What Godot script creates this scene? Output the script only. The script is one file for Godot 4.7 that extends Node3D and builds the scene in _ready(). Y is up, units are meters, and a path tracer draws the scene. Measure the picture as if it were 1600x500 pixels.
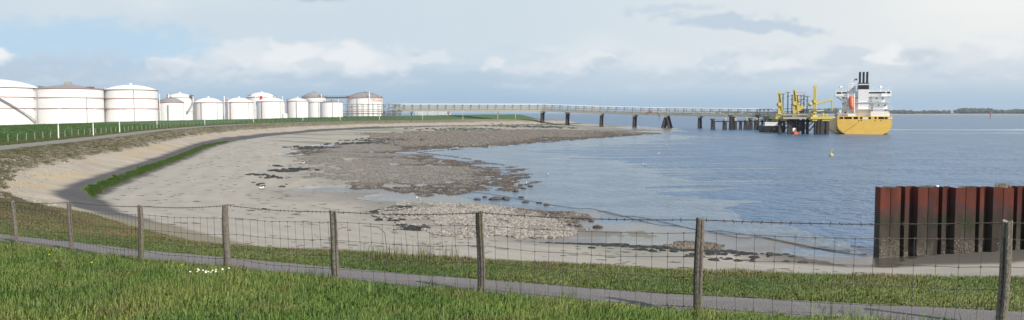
extends Node3D
# A bay behind a sea dike at low tide: tank farm, pipe bridge, jetty with a tanker, sheet piling, wire fence.
# World axes: x to the east, y up, the bay stretches along -z ("d" below is the distance -z from the viewpoint on the dike).

class MB:
	var v := PackedVector3Array()
	var n := PackedVector3Array()
	var c := PackedColorArray()
	var ix := PackedInt32Array()
	var col := Color.WHITE
	func tri(p: Vector3, q: Vector3, r: Vector3, np: Vector3, nq: Vector3, nr: Vector3) -> void:
		var k := v.size()
		v.append(p); v.append(q); v.append(r)
		n.append(np); n.append(nq); n.append(nr)
		c.append(col); c.append(col); c.append(col)
		if (q - p).cross(r - p).dot(np + nq + nr) > 0.0:
			ix.append(k); ix.append(k + 2); ix.append(k + 1)
		else:
			ix.append(k); ix.append(k + 1); ix.append(k + 2)
	func flat(p: Vector3, q: Vector3, r: Vector3, out: Vector3) -> void:
		var m := (q - p).cross(r - p).normalized()
		if m.dot(out) < 0.0: m = -m
		tri(p, q, r, m, m, m)
	func quad(p: Vector3, q: Vector3, r: Vector3, s: Vector3, out: Vector3) -> void:
		flat(p, q, r, out); flat(p, r, s, out)
	func box(at: Vector3, size: Vector3, b := Basis.IDENTITY, taper := 1.0) -> void:
		var h := size * 0.5
		var p := []
		for y in [-1, 1]:
			var k: float = taper if y > 0 else 1.0
			for q in [[-1, -1], [1, -1], [1, 1], [-1, 1]]:
				p.append(at + b * Vector3(q[0] * h.x * k, y * h.y, q[1] * h.z * k))
		quad(p[0], p[1], p[2], p[3], -b.y); quad(p[4], p[5], p[6], p[7], b.y)
		for k in 4:
			var l := (k + 1) % 4
			quad(p[k], p[l], p[4 + l], p[4 + k], (p[k] + p[l]) * 0.5 - at + b.y * h.y)
	func beam(a: Vector3, b: Vector3, w: float, h: float) -> void:
		var y := (b - a).normalized()
		var x := y.cross(Vector3.UP)
		x = Vector3.RIGHT if x.length() < 0.01 else x.normalized()
		box((a + b) * 0.5, Vector3(w, a.distance_to(b), h), Basis(x, y, x.cross(y)))
	func tube(pts: Array, rad: Variant, sides := 8, caps := true) -> void:
		var rings := []
		var side := Vector3.ZERO
		for k in pts.size():
			var t: Vector3 = (pts[mini(k + 1, pts.size() - 1)] - pts[maxi(k - 1, 0)]).normalized()
			if side == Vector3.ZERO:
				side = t.cross(Vector3.UP) if absf(t.y) < 0.95 else t.cross(Vector3.RIGHT)
			side = (side - t * side.dot(t)).normalized()
			var up := side.cross(t)
			var ring := []
			for j in sides:
				var a := TAU * j / sides
				ring.append(side * cos(a) + up * sin(a))
			rings.append(ring)
		for k in pts.size():
			var r0: float = rad[k] if rad is Array else rad
			if k < pts.size() - 1:
				var r1: float = rad[k + 1] if rad is Array else rad
				for j in sides:
					var l := (j + 1) % sides
					var a0: Vector3 = rings[k][j]; var a1: Vector3 = rings[k][l]; var b0: Vector3 = rings[k + 1][j]; var b1: Vector3 = rings[k + 1][l]
					tri(pts[k] + a0 * r0, pts[k] + a1 * r0, pts[k + 1] + b1 * r1, a0, a1, b1)
					tri(pts[k] + a0 * r0, pts[k + 1] + b1 * r1, pts[k + 1] + b0 * r1, a0, b1, b0)
			if caps and (k == 0 or k == pts.size() - 1):
				var o: Vector3 = (pts[0] - pts[1]) if k == 0 else (pts[k] - pts[k - 1])
				for j in sides:
					flat(pts[k], pts[k] + rings[k][j] * r0, pts[k] + rings[k][(j + 1) % sides] * r0, o)
	func rod(a: Vector3, b: Vector3, r: float, sides := 6, r2 := -1.0) -> void:
		tube([a, b], [r, r2 if r2 >= 0.0 else r], sides)
	func lathe(prof: Array, sides := 32, at := Vector3.ZERO, bs := Basis.IDENTITY) -> void:
		for k in prof.size() - 1:
			var p: Vector2 = prof[k]; var q: Vector2 = prof[k + 1]
			var t := (q - p)
			if t.length() < 1e-5: continue
			var nn := Vector2(t.y, -t.x).normalized()
			for j in sides:
				var a := TAU * j / sides; var b := TAU * (j + 1) / sides
				var da := Vector3(cos(a), 0, sin(a)); var db := Vector3(cos(b), 0, sin(b))
				var na := bs * (da * nn.x + Vector3.UP * nn.y); var nb := bs * (db * nn.x + Vector3.UP * nn.y)
				var p0 := at + bs * (da * p.x + Vector3.UP * p.y); var p1 := at + bs * (db * p.x + Vector3.UP * p.y)
				var q0 := at + bs * (da * q.x + Vector3.UP * q.y); var q1 := at + bs * (db * q.x + Vector3.UP * q.y)
				if p.x > 1e-4: tri(p0, p1, q1, na, nb, nb)
				if q.x > 1e-4: tri(p0, q1, q0, na, nb, na)
	func ring(at: Vector3, r: float, tr: float, sides := 36, tsides := 4) -> void:
		var pts := []
		for j in sides + 1:
			var a := TAU * j / sides
			pts.append(at + Vector3(cos(a) * r, 0, sin(a) * r))
		tube(pts, tr, tsides, false)
	func lump(at: Vector3, size: Vector3, noise: FastNoiseLite, rough := 0.35, su := 9, sv := 6) -> void:
		# a smooth-shaded irregular body
		var grid := []
		for j in sv + 1:
			for k in su:
				var a := PI * j / sv; var b := TAU * k / su
				var dir := Vector3(sin(a) * cos(b), cos(a), sin(a) * sin(b))
				var r := 1.0 + rough * noise.get_noise_3dv(dir * 60.0 + at * 31.0)
				grid.append([at + dir * size * r, (dir / size).normalized()])
		for j in sv:
			for k in su:
				var l := (k + 1) % su
				var p = grid[j * su + k]; var q = grid[j * su + l]; var r2 = grid[(j + 1) * su + l]; var s = grid[(j + 1) * su + k]
				if j > 0: tri(p[0], q[0], r2[0], p[1], q[1], r2[1])
				if j < sv - 1: tri(p[0], r2[0], s[0], p[1], r2[1], s[1])
	func mesh() -> ArrayMesh:
		var a := []
		a.resize(Mesh.ARRAY_MAX)
		a[Mesh.ARRAY_VERTEX] = v; a[Mesh.ARRAY_NORMAL] = n; a[Mesh.ARRAY_COLOR] = c; a[Mesh.ARRAY_INDEX] = ix
		var m := ArrayMesh.new()
		m.add_surface_from_arrays(Mesh.PRIMITIVE_TRIANGLES, a)
		return m

var rng := RandomNumberGenerator.new()
var M := {}
var taken := {}
var fn := FastNoiseLite.new()
var fn2 := FastNoiseLite.new()

# ---------------------------------------------------------------- helpers
func numbered(called: String) -> String:
	var k: int = taken.get(called, 0)
	taken[called] = k + 1
	return called if k == 0 else "%s_%03d" % [called, k]

func thing(called: String, label: String, category: String, at := Vector3.ZERO, turn := 0.0, group := "") -> Node3D:
	var o := Node3D.new()
	o.name = numbered(called)
	add_child(o, true)
	o.position = at
	o.rotation.y = turn
	tag(o, label, category, group)
	return o

func tag(o: Node, label: String, category: String, group := "", kind := "") -> void:
	if label: o.set_meta("label", label)
	if category: o.set_meta("category", category)
	if group: o.set_meta("group", group)
	if kind: o.set_meta("kind", kind)

func obj(called: String, mb: Variant, m: Material, parent: Node = self) -> MeshInstance3D:
	var o := MeshInstance3D.new()
	o.name = numbered(called) if parent == self else called
	o.mesh = mb.mesh() if mb is MB else mb
	o.material_override = m
	parent.add_child(o, true)
	return o

func dup(src: Node3D, at: Vector3, turn := 0.0) -> Node3D:
	var o: Node3D = src.duplicate()
	o.name = numbered(String(src.name).rstrip("0123456789").trim_suffix("_"))
	add_child(o, true)
	o.position = at
	o.rotation.y = turn
	return o

func copies(called: String, mesh: Mesh, m: Material, list: Array, colors: Array, label: String, category: String, parent: Node = self) -> MultiMeshInstance3D:
	var mm := MultiMesh.new()
	mm.transform_format = MultiMesh.TRANSFORM_3D
	mm.use_colors = true
	mm.mesh = mesh
	mm.instance_count = list.size()
	for k in list.size():
		mm.set_instance_transform(k, list[k])
		mm.set_instance_color(k, colors[k])
	var o := MultiMeshInstance3D.new()
	o.name = numbered(called) if parent == self else called
	o.multimesh = mm
	o.material_override = m
	parent.add_child(o, true)
	tag(o, label, category if parent == self else "", "", "stuff")
	return o

func lin(r: float, g: float, b: float) -> Color:
	return Color(r, g, b).linear_to_srgb()

func noise_tex(freq: float, lo: float, hi: float, size := 512, octaves := 5, seed_ := 1, normal := false, bump := 4.0, tint_lo := Color.WHITE, tint_hi := Color.WHITE) -> NoiseTexture2D:
	var t := NoiseTexture2D.new()
	var nz := FastNoiseLite.new()
	nz.seed = seed_
	nz.noise_type = FastNoiseLite.TYPE_SIMPLEX_SMOOTH
	nz.frequency = freq
	nz.fractal_octaves = octaves
	nz.fractal_gain = 0.6
	t.noise = nz
	t.width = size; t.height = size
	t.seamless = true
	if normal:
		t.as_normal_map = true
		t.bump_strength = bump
	else:
		var g := Gradient.new()
		g.set_color(0, Color(lo * tint_lo.r, lo * tint_lo.g, lo * tint_lo.b))
		g.set_color(1, Color(hi * tint_hi.r, hi * tint_hi.g, hi * tint_hi.b))
		t.color_ramp = g
	return t

func mat(col: Color, rough := 0.8, metal := 0.0, vc := false) -> StandardMaterial3D:
	var m := StandardMaterial3D.new()
	m.albedo_color = col
	m.roughness = rough
	m.metallic = metal
	m.vertex_color_use_as_albedo = vc
	return m

func grain(m: StandardMaterial3D, tex: Texture2D, scale: float, world := true) -> StandardMaterial3D:
	m.albedo_texture = tex
	m.uv1_triplanar = true
	m.uv1_world_triplanar = world
	m.uv1_scale = Vector3.ONE * scale
	return m

# ---------------------------------------------------------------- the lie of the land (x, d) in metres
var T := PackedVector2Array([Vector2(160, 24), Vector2(60, 24), Vector2(34, 25.5), Vector2(20, 27), Vector2(8, 29), Vector2(-2, 32), Vector2(-11, 38), Vector2(-19, 46), Vector2(-26, 53), Vector2(-32.5, 62), Vector2(-35.5, 70), Vector2(-38, 79), Vector2(-42.5, 96), Vector2(-49, 121), Vector2(-58, 152), Vector2(-65, 183), Vector2(-70, 230), Vector2(-70, 287), Vector2(-57, 347), Vector2(-31, 390), Vector2(0, 420), Vector2(29, 455), Vector2(44, 482), Vector2(36, 520), Vector2(-10, 570), Vector2(-120, 640), Vector2(-700, 800)])
var R := PackedVector2Array([Vector2(160, 3), Vector2(40, 4), Vector2(14, 7.4), Vector2(5.8, 9.75), Vector2(2.15, 11.2), Vector2(-1, 13.3), Vector2(-3.95, 15.4), Vector2(-7.05, 17.75), Vector2(-9.75, 19.7), Vector2(-12.95, 22.5), Vector2(-17.4, 26.1), Vector2(-26, 33.5), Vector2(-39, 48), Vector2(-50, 66), Vector2(-56, 87), Vector2(-59.5, 104), Vector2(-66.5, 133), Vector2(-75.5, 169), Vector2(-84, 215), Vector2(-88, 270), Vector2(-79, 318), Vector2(-62, 378), Vector2(-38, 418), Vector2(-8, 446), Vector2(18, 470), Vector2(26, 490), Vector2(16, 520), Vector2(-30, 560), Vector2(-140, 620), Vector2(-700, 760)])
var RE := PackedFloat32Array([6.0, 5.97, 5.65, 5.43, 5.3, 5.1, 4.9, 4.68, 4.5, 4.24, 3.9, 3.85, 4.0, 4.1, 4.2, 4.2, 4.2, 4.2, 4.2, 4.2, 4.2, 4.2, 4.25, 4.4, 4.3, 4.0, 4.0, 4.0, 4.0, 4.0])
var RW := PackedFloat32Array([0.7, 0.7, 0.7, 0.7, 0.7, 0.7, 0.7, 0.7, 0.7, 0.7, 0.75, 0.85, 1.1, 1.3, 1.5, 1.6, 1.7, 1.8, 1.8, 1.8, 1.8, 1.7, 1.5, 1.2, 1.0, 1.0, 1.0, 1.0, 1.0, 1.0])
var C := PackedVector2Array([Vector2(-70, 58), Vector2(-77, 90), Vector2(-91, 142), Vector2(-96, 171), Vector2(-103, 213), Vector2(-103, 249), Vector2(-98, 299), Vector2(-87, 351), Vector2(-69, 410), Vector2(-45, 446), Vector2(-16, 474), Vector2(4, 484), Vector2(2, 512), Vector2(-50, 550), Vector2(-160, 600), Vector2(-700, 740)])
var CE := PackedFloat32Array([5.0, 5.4, 5.6, 5.6, 5.6, 5.6, 5.6, 5.7, 5.9, 6.3, 6.9, 6.9, 6.5, 6.0, 5.5, 5.0])
var W := PackedVector2Array([Vector2(160, 46), Vector2(40, 46), Vector2(25, 44.6), Vector2(20.5, 43.6), Vector2(19, 48.5), Vector2(13, 53), Vector2(9.5, 57.5), Vector2(8, 64), Vector2(1.5, 71), Vector2(-1, 77), Vector2(2, 90), Vector2(2, 110), Vector2(-4, 127), Vector2(-12, 146), Vector2(-20, 160), Vector2(-14, 172), Vector2(-4, 188), Vector2(8, 212), Vector2(26, 248), Vector2(45, 284), Vector2(59, 304), Vector2(76, 345), Vector2(84, 400), Vector2(80, 450), Vector2(70, 505), Vector2(45, 560), Vector2(-30, 620), Vector2(-140, 690), Vector2(-700, 860)])
var dips := [[Vector2(-47, 195), 10.0, 36.0, 0.62], [Vector2(-42, 150), 6.0, 20.0, 0.56], [Vector2(-33, 118), 4.0, 10.0, 0.4], [Vector2(-19, 81.5), 9.0, 4.0, 0.6], [Vector2(-7, 73.0), 8.0, 3.0, 0.55], [Vector2(-30, 96), 5.0, 6.0, 0.22], [Vector2(-17, 175), 10.0, 10.0, 0.3], [Vector2(2, 48.2), 8.0, 2.0, 0.33], [Vector2(14, 45.3), 6.0, 1.4, 0.2], [Vector2(-22, 140), 9.0, 3.0, 0.5], [Vector2(-12, 120), 10.0, 2.0, 0.4], [Vector2(-20, 158), 12.0, 3.5, 0.5], [Vector2(-30, 128), 6.0, 2.0, 0.45], [Vector2(50, 430), 20.0, 26.0, 0.3]]
var polyT: PackedVector2Array
var polyR: PackedVector2Array
var polyC: PackedVector2Array
var polyW: PackedVector2Array
var nd := 0.0
var nk := 0
var nt := 0.0
var ev_zone := 0    # 0 bay, 1 slope between beach and path, 2 inland of the path
var ev_t := 0.0
var ev_ds := 0.0
var ev_dr := 0.0
var ev_dw := 0.0
var ev_f := 0.0

func closed(a: PackedVector2Array, shore: bool) -> PackedVector2Array:
	var p := a.duplicate()
	p.append(Vector2(-700, 3000)); p.append(Vector2(3000, 3000)); p.append(Vector2(3000, a[0].y)) 
	return p

func near(a: PackedVector2Array, p: Vector2) -> void:
	var best := 1e12
	for k in a.size() - 1:
		var ab := a[k + 1] - a[k]
		var ap := p - a[k]
		var t := clampf(ap.dot(ab) / ab.length_squared(), 0.0, 1.0)
		var q := (ap - ab * t).length_squared()
		if q < best:
			best = q; nk = k; nt = t
	nd = sqrt(best)

func land(x: float, d: float) -> float:
	var p := Vector2(x, d)
	near(T, p)
	ev_ds = nd
	if Geometry2D.is_point_in_polygon(p, polyT):
		ev_zone = 0
		near(W, p)
		ev_dw = nd
		var e: float
		if Geometry2D.is_point_in_polygon(p, polyW):
			ev_dw = -nd
			ev_f = 0.0
			e = -0.035 * nd
			return maxf(e, -1.5)
		ev_f = ev_dw / (ev_dw + ev_ds)
		e = 1.25 * pow(ev_f, 1.35)
		for q in dips:
			var r: Vector2 = p - q[0]
			var g: float = r.x * r.x / (q[1] * q[1]) + r.y * r.y / (q[2] * q[2])
			if g < 6.0: e -= q[3] * exp(-g)
		var r2 := p - Vector2(31, 41)
		e += 0.75 * exp(-(r2.x * r2.x / 60.0 + r2.y * r2.y / 22.0))
		var amp := 0.05 + 0.16 * smoothstep(0.62, 0.3, ev_f)
		e += amp * fn.get_noise_2d(x * 2.2, d * 1.1) + 0.02 * fn.get_noise_2d(x * 14.0, d * 14.0)
		# the hollows drain to a film of water on firm mud, except close to the sea
		return maxf(e, lerpf(-0.3, 0.018 + 0.02 * fn.get_noise_2d(x * 20.0, d * 9.0), smoothstep(1.5, 4.5, ev_dw)))
	near(R, p)
	ev_dr = nd
	var er := lerpf(RE[nk], RE[nk + 1], nt)
	var rd := lerpf(R[nk].y, R[nk + 1].y, nt)
	if Geometry2D.is_point_in_polygon(p, polyR):
		ev_zone = 1
		ev_t = ev_ds / (ev_ds + ev_dr)
		var f := 0.0
		if ev_t < 0.2: f = ev_t * 1.1
		elif ev_t < 0.55: f = lerpf(0.22, 0.64, (ev_t - 0.2) / 0.35)
		elif ev_t < 0.8: f = lerpf(0.64, 0.94, (ev_t - 0.55) / 0.25)
		else: f = lerpf(0.94, 1.0, (ev_t - 0.8) / 0.2)
		var s := lerpf(1.25, er, f)
		s += 0.32 * smoothstep(0.0, 0.7, ev_ds) * smoothstep(3.0, 1.4, ev_ds) * smoothstep(58.0, 64.0, d) * smoothstep(190.0, 165.0, d)   # the ledge the green plants grow on
		return s + 0.05 * fn.get_noise_2d(x * 6.0, d * 6.0) * smoothstep(0.3, 1.5, ev_dr) * smoothstep(0.5, 3.0, ev_ds)
	ev_zone = 2
	var wn := smoothstep(70.0, 30.0, d)
	var h := er - 0.094 * (d - rd) * wn
	if d > 60.0:
		near(C, p)
		var ec := lerpf(CE[nk], CE[nk + 1], nt)
		var g: float
		if Geometry2D.is_point_in_polygon(p, polyC):
			var t2 := ev_dr / (ev_dr + nd)
			ev_t = t2
			g = lerpf(er, ec, smoothstep(0.28, 1.0, t2))
		else:
			ev_t = 1.0 + nd
			g = lerpf(ec, 3.0, smoothstep(3.0, 16.0, nd))
		h = lerpf(h, g, smoothstep(60.0, 100.0, d))
	else:
		ev_t = 0.0
	return h + 0.05 * fn.get_noise_2d(x * 5.0, d * 5.0) * smoothstep(0.5, 2.0, ev_dr)

var gx := PackedFloat32Array()
var gz := PackedFloat32Array()
var gh := PackedFloat32Array()

func height(x: float, d: float) -> float:
	var i := clampi(gx.bsearch(x) - 1, 0, gx.size() - 2)
	var j := clampi(gz.bsearch(d) - 1, 0, gz.size() - 2)
	var fx := clampf((x - gx[i]) / (gx[i + 1] - gx[i]), 0.0, 1.0)
	var fz := clampf((d - gz[j]) / (gz[j + 1] - gz[j]), 0.0, 1.0)
	var w := gx.size()
	var a := gh[j * w + i]; var b := gh[j * w + i + 1]; var c := gh[(j + 1) * w + i]; var e := gh[(j + 1) * w + i + 1]
	return lerpf(lerpf(a, b, fx), lerpf(c, e, fx), fz)

func on_ground(x: float, d: float, lift := 0.0) -> Vector3:
	return Vector3(x, height(x, d) + lift, -d)

func mixc(a: Color, b: Color, t: float) -> Color:
	return a.lerp(b, clampf(t, 0.0, 1.0))

func build_land() -> void:
	var x := -700.0
	while x < 170.0:
		gx.append(x)
		var s := 0.42
		if x < -75.0: s = minf(18.0, 0.42 + (-75.0 - x) * 0.05)
		elif x > 40.0: s = minf(6.0, 0.42 + (x - 40.0) * 0.05)
		x += s
	var d := -16.0
	while d < 860.0:
		gz.append(d)
		d += 0.35 if d < 45.0 else d * 0.0078
	var w := gx.size()
	var hh := gz.size()
	var vs := PackedVector3Array(); var ns := PackedVector3Array(); var cs := PackedColorArray()
	vs.resize(w * hh); ns.resize(w * hh); cs.resize(w * hh); gh.resize(w * hh)
	var zone := PackedByteArray(); zone.resize(w * hh)
	var sand := Color(0.335, 0.306, 0.258); var wet := Color(0.215, 0.195, 0.17); var mud := Color(0.135, 0.12, 0.105)
	var tar := Color(0.075, 0.07, 0.07); var pale := Color(0.36, 0.31, 0.245); var lichen := Color(0.42, 0.31, 0.14)
	var straw := Color(0.205, 0.178, 0.118); var green := Color(0.075, 0.115, 0.03); var bund := Color(0.055, 0.115, 0.03); var olive := Color(0.11, 0.11, 0.045)
	for j in hh:
		for i in w:
			var px := gx[i]; var pd := gz[j]
			var k := j * w + i
			var h := land(px, pd)
			gh[k] = h
			vs[k] = Vector3(px, h, -pd)
			var a := fn.get_noise_2d(px * 3.0, pd * 1.6)
			var b := fn2.get_noise_2d(px * 9.0, pd * 9.0)
			var c: Color
			var zn := 0
			if ev_zone == 0:
				var m := ev_f + a * 0.16 + b * 0.05
				if px > -8.0: m += 0.45 * smoothstep(45.0, 40.0, pd + 1.5 * b)
				c = mixc(mud, wet, smoothstep(0.12, 0.34, m))
				c = mixc(c, sand, smoothstep(0.36, 0.6, m))
				c = mixc(c, mud, smoothstep(0.16, 0.02, h + 0.06 * b))
				c = c * (1.0 + 0.05 * sin(ev_f * 95.0 + 5.0 * a) * smoothstep(0.35, 0.6, m) + 0.10 * b)
				c = mixc(c, Color(0.2, 0.2, 0.155), 0.55 * smoothstep(0.0, 0.3, fn2.get_noise_2d(px * 2.3 + 90.0, pd * 1.2)) * smoothstep(0.75, 0.5, ev_f))
				c = mixc(c, Color(0.10, 0.115, 0.06), 0.7 * smoothstep(0.12, 0.34, fn2.get_noise_2d(px * 1.1 + 400.0, pd * 2.6)) * smoothstep(150.0, 230.0, pd) * smoothstep(60.0, 20.0, ev_ds))
				if pd < 60.0 and px > 12.0: c = mixc(c, Color(0.09, 0.075, 0.06), smoothstep(39.6, 40.5, pd + maxf(0.0, px - 22.0) * 0.1 + b * 0.8) * smoothstep(10.0, 17.0, px))
				if pd > 58.0 and pd < 190.0: c = mixc(c, Color(0.09, 0.08, 0.07), smoothstep(0.55, 0.2, ev_ds + b * 0.4))
				zn = 9 if h < -0.6 else (3 if h < 0.15 + 0.08 * b else 1)
			elif ev_zone == 1:
				var t := ev_t + 0.05 * a + 0.03 * b
				var far := smoothstep(44.0, 52.0, pd)
				c = mixc(tar, pale, smoothstep(2.5, 3.3, ev_ds + 0.5 * a + 0.35 * b))
				c = c * (1.0 + 0.22 * b + 0.12 * fn2.get_noise_2d(px * 30.0, pd * 30.0))
				c = mixc(c, lichen, 0.45 * smoothstep(0.2, 0.3, t) * smoothstep(0.5, 0.4, t) * smoothstep(0.0, 0.3, fn2.get_noise_2d(px * 4.0, pd * 2.0) + 0.12) * smoothstep(260.0, 160.0, pd))
				c = mixc(c, straw, smoothstep(0.46, 0.62, t + 0.1 * b))
				c = mixc(c, Color(0.25, 0.2, 0.14), 0.6 * smoothstep(0.1, 0.4, b) * smoothstep(0.5, 0.6, t))
				var near_c := mixc(olive, green, smoothstep(-0.2, 0.3, a))
				near_c = mixc(near_c, straw, smoothstep(0.78, 0.55, t))
				c = mixc(near_c, c, far)
				if pd > 58.0 and pd < 190.0: c = mixc(c, Color(0.05, 0.05, 0.035), smoothstep(0.5, 0.25, ev_ds))
				c = mixc(c, olive, smoothstep(2.4, 1.2, ev_dr) * 0.8)
				zn = 2 if (ev_ds < 2.9 and pd > 46.0) else 0
			else:
				c = mixc(olive, green, smoothstep(-0.3, 0.3, a))
				if pd > 60.0:
					c = mixc(c, bund, smoothstep(0.22, 0.4, ev_t + 0.05 * b))
					if ev_t > 12.0: c = mixc(c, Color(0.22, 0.2, 0.17), smoothstep(12.0, 16.0, ev_t))
			cs[k] = c
			zone[k] = zn
	for j in hh:
		for i in w:
			var i0 := maxi(i - 1, 0); var i1 := mini(i + 1, w - 1); var j0 := maxi(j - 1, 0); var j1 := mini(j + 1, hh - 1)
			var sx := (gh[j * w + i1] - gh[j * w + i0]) / (gx[i1] - gx[i0])
			var sd := (gh[j1 * w + i] - gh[j0 * w + i]) / (gz[j1] - gz[j0])
			ns[j * w + i] = Vector3(-sx, 1.0, sd).normalized()
	var idx := [PackedInt32Array(), PackedInt32Array(), PackedInt32Array(), PackedInt32Array()]
	for j in hh - 1:
		for i in w - 1:
			var k := j * w + i
			var z := zone[k]
			if z == 9: continue
			var l: PackedInt32Array = idx[z]
			l.append(k); l.append(k + w); l.append(k + w + 1)
			l.append(k); l.append(k + w + 1); l.append(k + 1)
			idx[z] = l
	var names := ["ground", "beach", "asphalt_slope", "tidal_flat"]
	for z in 4:
		var remap := PackedInt32Array(); remap.resize(w * hh); remap.fill(-1)
		var v2 := PackedVector3Array(); var n2 := PackedVector3Array(); var c2 := PackedColorArray(); var i2 := PackedInt32Array()
		for q in idx[z]:
			if remap[q] < 0:
				remap[q] = v2.size()
				v2.append(vs[q]); n2.append(ns[q]); c2.append(cs[q])
			i2.append(remap[q])
		var arr := []
		arr.resize(Mesh.ARRAY_MAX)
		arr[Mesh.ARRAY_VERTEX] = v2; arr[Mesh.ARRAY_NORMAL] = n2; arr[Mesh.ARRAY_COLOR] = c2; arr[Mesh.ARRAY_INDEX] = i2
		var am := ArrayMesh.new()
		am.add_surface_from_arrays(Mesh.PRIMITIVE_TRIANGLES, arr)
		var o := obj(names[z], am, M.mud if z == 3 else M.soil)
		tag(o, ["grassy sea dike curving round the bay", "pale sand beach running down to grey tidal mud", "dark asphalt slope at the foot of the dike", "wet grey mud left bare by the tide"][z], ["dike", "beach", "slope", "mudflat"][z], "", "structure")

func strip_along(a: PackedVector2Array, widths: PackedFloat32Array, from: int, to: int, lift: float, called: String, m: Material, label: String, category: String) -> void:
	# a paved strip laid on the ground along a smoothed centre line
	var cv := Curve2D.new()
	for k in range(from, to + 1):
		var t := (a[mini(k + 1, a.size() - 1)] - a[maxi(k - 1, 0)]) * 0.16
		cv.add_point(a[k], -t, t)
	var mb := MB.new()
	var prev := []
	var s := 0.0
	var total := cv.get_baked_length()
	while s < total:
		var p := cv.sample_baked(s)
		var q := cv.sample_baked(minf(s + 0.5, total))
		var dir := (q - p).normalized()
		var nrm := Vector2(-dir.y, dir.x)
		near(a, p)
		var hw := lerpf(widths[nk], widths[nk + 1], nt)
		var row := []
		for k in 7:
			var o := (k / 3.0 - 1.0) * (hw + 0.06 * fn2.get_noise_2d(s * 9.0, k * 40.0))
			var g := p + nrm * o
			row.append(on_ground(g.x, g.y, lift + 0.03 * (1.0 - pow(absf(k / 3.0 - 1.0), 2.0))))
		row[0].y -= 0.06; row[6].y -= 0.06
		if prev.size():
			for k in 6:
				mb.tri(prev[k], prev[k + 1], row[k + 1], Vector3.UP, Vector3.UP, Vector3.UP)
				mb.tri(prev[k], row[k + 1], row[k], Vector3.UP, Vector3.UP, Vector3.UP)
		prev = row
		s += 0.5 if p.y < 60.0 else 2.0
	var ob := obj(called, mb, m)
	tag(ob, label, category, "", "structure")
# ---------------------------------------------------------------- sky
# soft banks of cloud and gaps: azimuth, elevation, half width, half height, slope, colour, strength
var banks := [
	[0.282, 0.104, 0.085, 0.0095, -0.10, Color(0.49, 0.585, 0.69), 0.85], [0.20, 0.127, 0.05, 0.007, 0.0, Color(0.52, 0.61, 0.71), 0.6],
	[-0.50, 0.072, 0.13, 0.026, 0.03, Color(0.43, 0.62, 0.79), 0.75], [-0.26, 0.141, 0.05, 0.006, 0.0, Color(0.44, 0.53, 0.64), 0.75],
	[-0.22, 0.062, 0.085, 0.020, 0.05, Color(0.76, 0.79, 0.82), 0.75], [-0.31, 0.068, 0.045, 0.016, 0.0, Color(0.74, 0.775, 0.81), 0.7], [-0.58, 0.060, 0.02, 0.010, 0.0, Color(0.84, 0.86, 0.87), 0.9], [-0.40, 0.052, 0.02, 0.009, 0.0, Color(0.75, 0.785, 0.82), 0.8],
	[0.06, 0.060, 0.03, 0.010, 0.0, Color(0.68, 0.73, 0.78), 0.7], [0.10, 0.066, 0.03, 0.012, 0.0, Color(0.74, 0.775, 0.81), 0.75], [0.115, 0.060, 0.022, 0.007, 0.0, Color(0.50, 0.59, 0.69), 0.7], [-0.02, 0.060, 0.016, 0.009, 0.0, Color(0.76, 0.79, 0.82), 0.7], [0.02, 0.054, 0.02, 0.007, 0.0, Color(0.66, 0.71, 0.77), 0.7],
	[0.30, 0.060, 0.02, 0.010, 0.0, Color(0.72, 0.76, 0.80), 0.75], [0.325, 0.056, 0.02, 0.007, 0.0, Color(0.76, 0.79, 0.82), 0.7], [0.37, 0.070, 0.022, 0.013, 0.0, Color(0.70, 0.745, 0.79), 0.7], [0.40, 0.062, 0.03, 0.010, 0.0, Color(0.52, 0.60, 0.69), 0.6], [0.445, 0.064, 0.022, 0.012, 0.0, Color(0.82, 0.83, 0.835), 0.8], [0.475, 0.060, 0.025, 0.008, 0.0, Color(0.50, 0.58, 0.67), 0.6], [0.52, 0.062, 0.03, 0.009, 0.0, Color(0.66, 0.71, 0.76), 0.7], [0.565, 0.066, 0.025, 0.012, 0.0, Color(0.78, 0.80, 0.82), 0.75], [0.60, 0.060, 0.03, 0.010, 0.0, Color(0.52, 0.60, 0.69), 0.6],
	[-0.27, 0.072, 0.025, 0.012, 0.0, Color(0.80, 0.82, 0.84), 0.7], [-0.20, 0.066, 0.03, 0.014, 0.0, Color(0.80, 0.82, 0.84), 0.7], [-0.235, 0.056, 0.03, 0.008, 0.0, Color(0.56, 0.64, 0.72), 0.55], [-0.47, 0.062, 0.03, 0.008, 0.0, Color(0.50, 0.60, 0.71), 0.6], [-0.53, 0.058, 0.03, 0.007, 0.0, Color(0.52, 0.61, 0.71), 0.6],
	[-0.5, 0.046, 0.12, 0.012, 0.0, Color(0.43, 0.535, 0.655), 0.45], [-0.15, 0.042, 0.16, 0.009, 0.0, Color(0.43, 0.54, 0.66), 0.4], [0.15, 0.042, 0.18, 0.009, 0.0, Color(0.45, 0.56, 0.67), 0.35], [0.5, 0.046, 0.16, 0.008, 0.0, Color(0.47, 0.575, 0.68), 0.35], [-0.10, 0.068, 0.03, 0.010, 0.0, Color(0.74, 0.775, 0.81), 0.6], [0.19, 0.062, 0.03, 0.009, 0.0, Color(0.70, 0.745, 0.79), 0.6], [0.245, 0.066, 0.02, 0.008, 0.0, Color(0.56, 0.64, 0.72), 0.6], [-0.36, 0.058, 0.03, 0.009, 0.0, Color(0.66, 0.72, 0.78), 0.6]]

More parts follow.
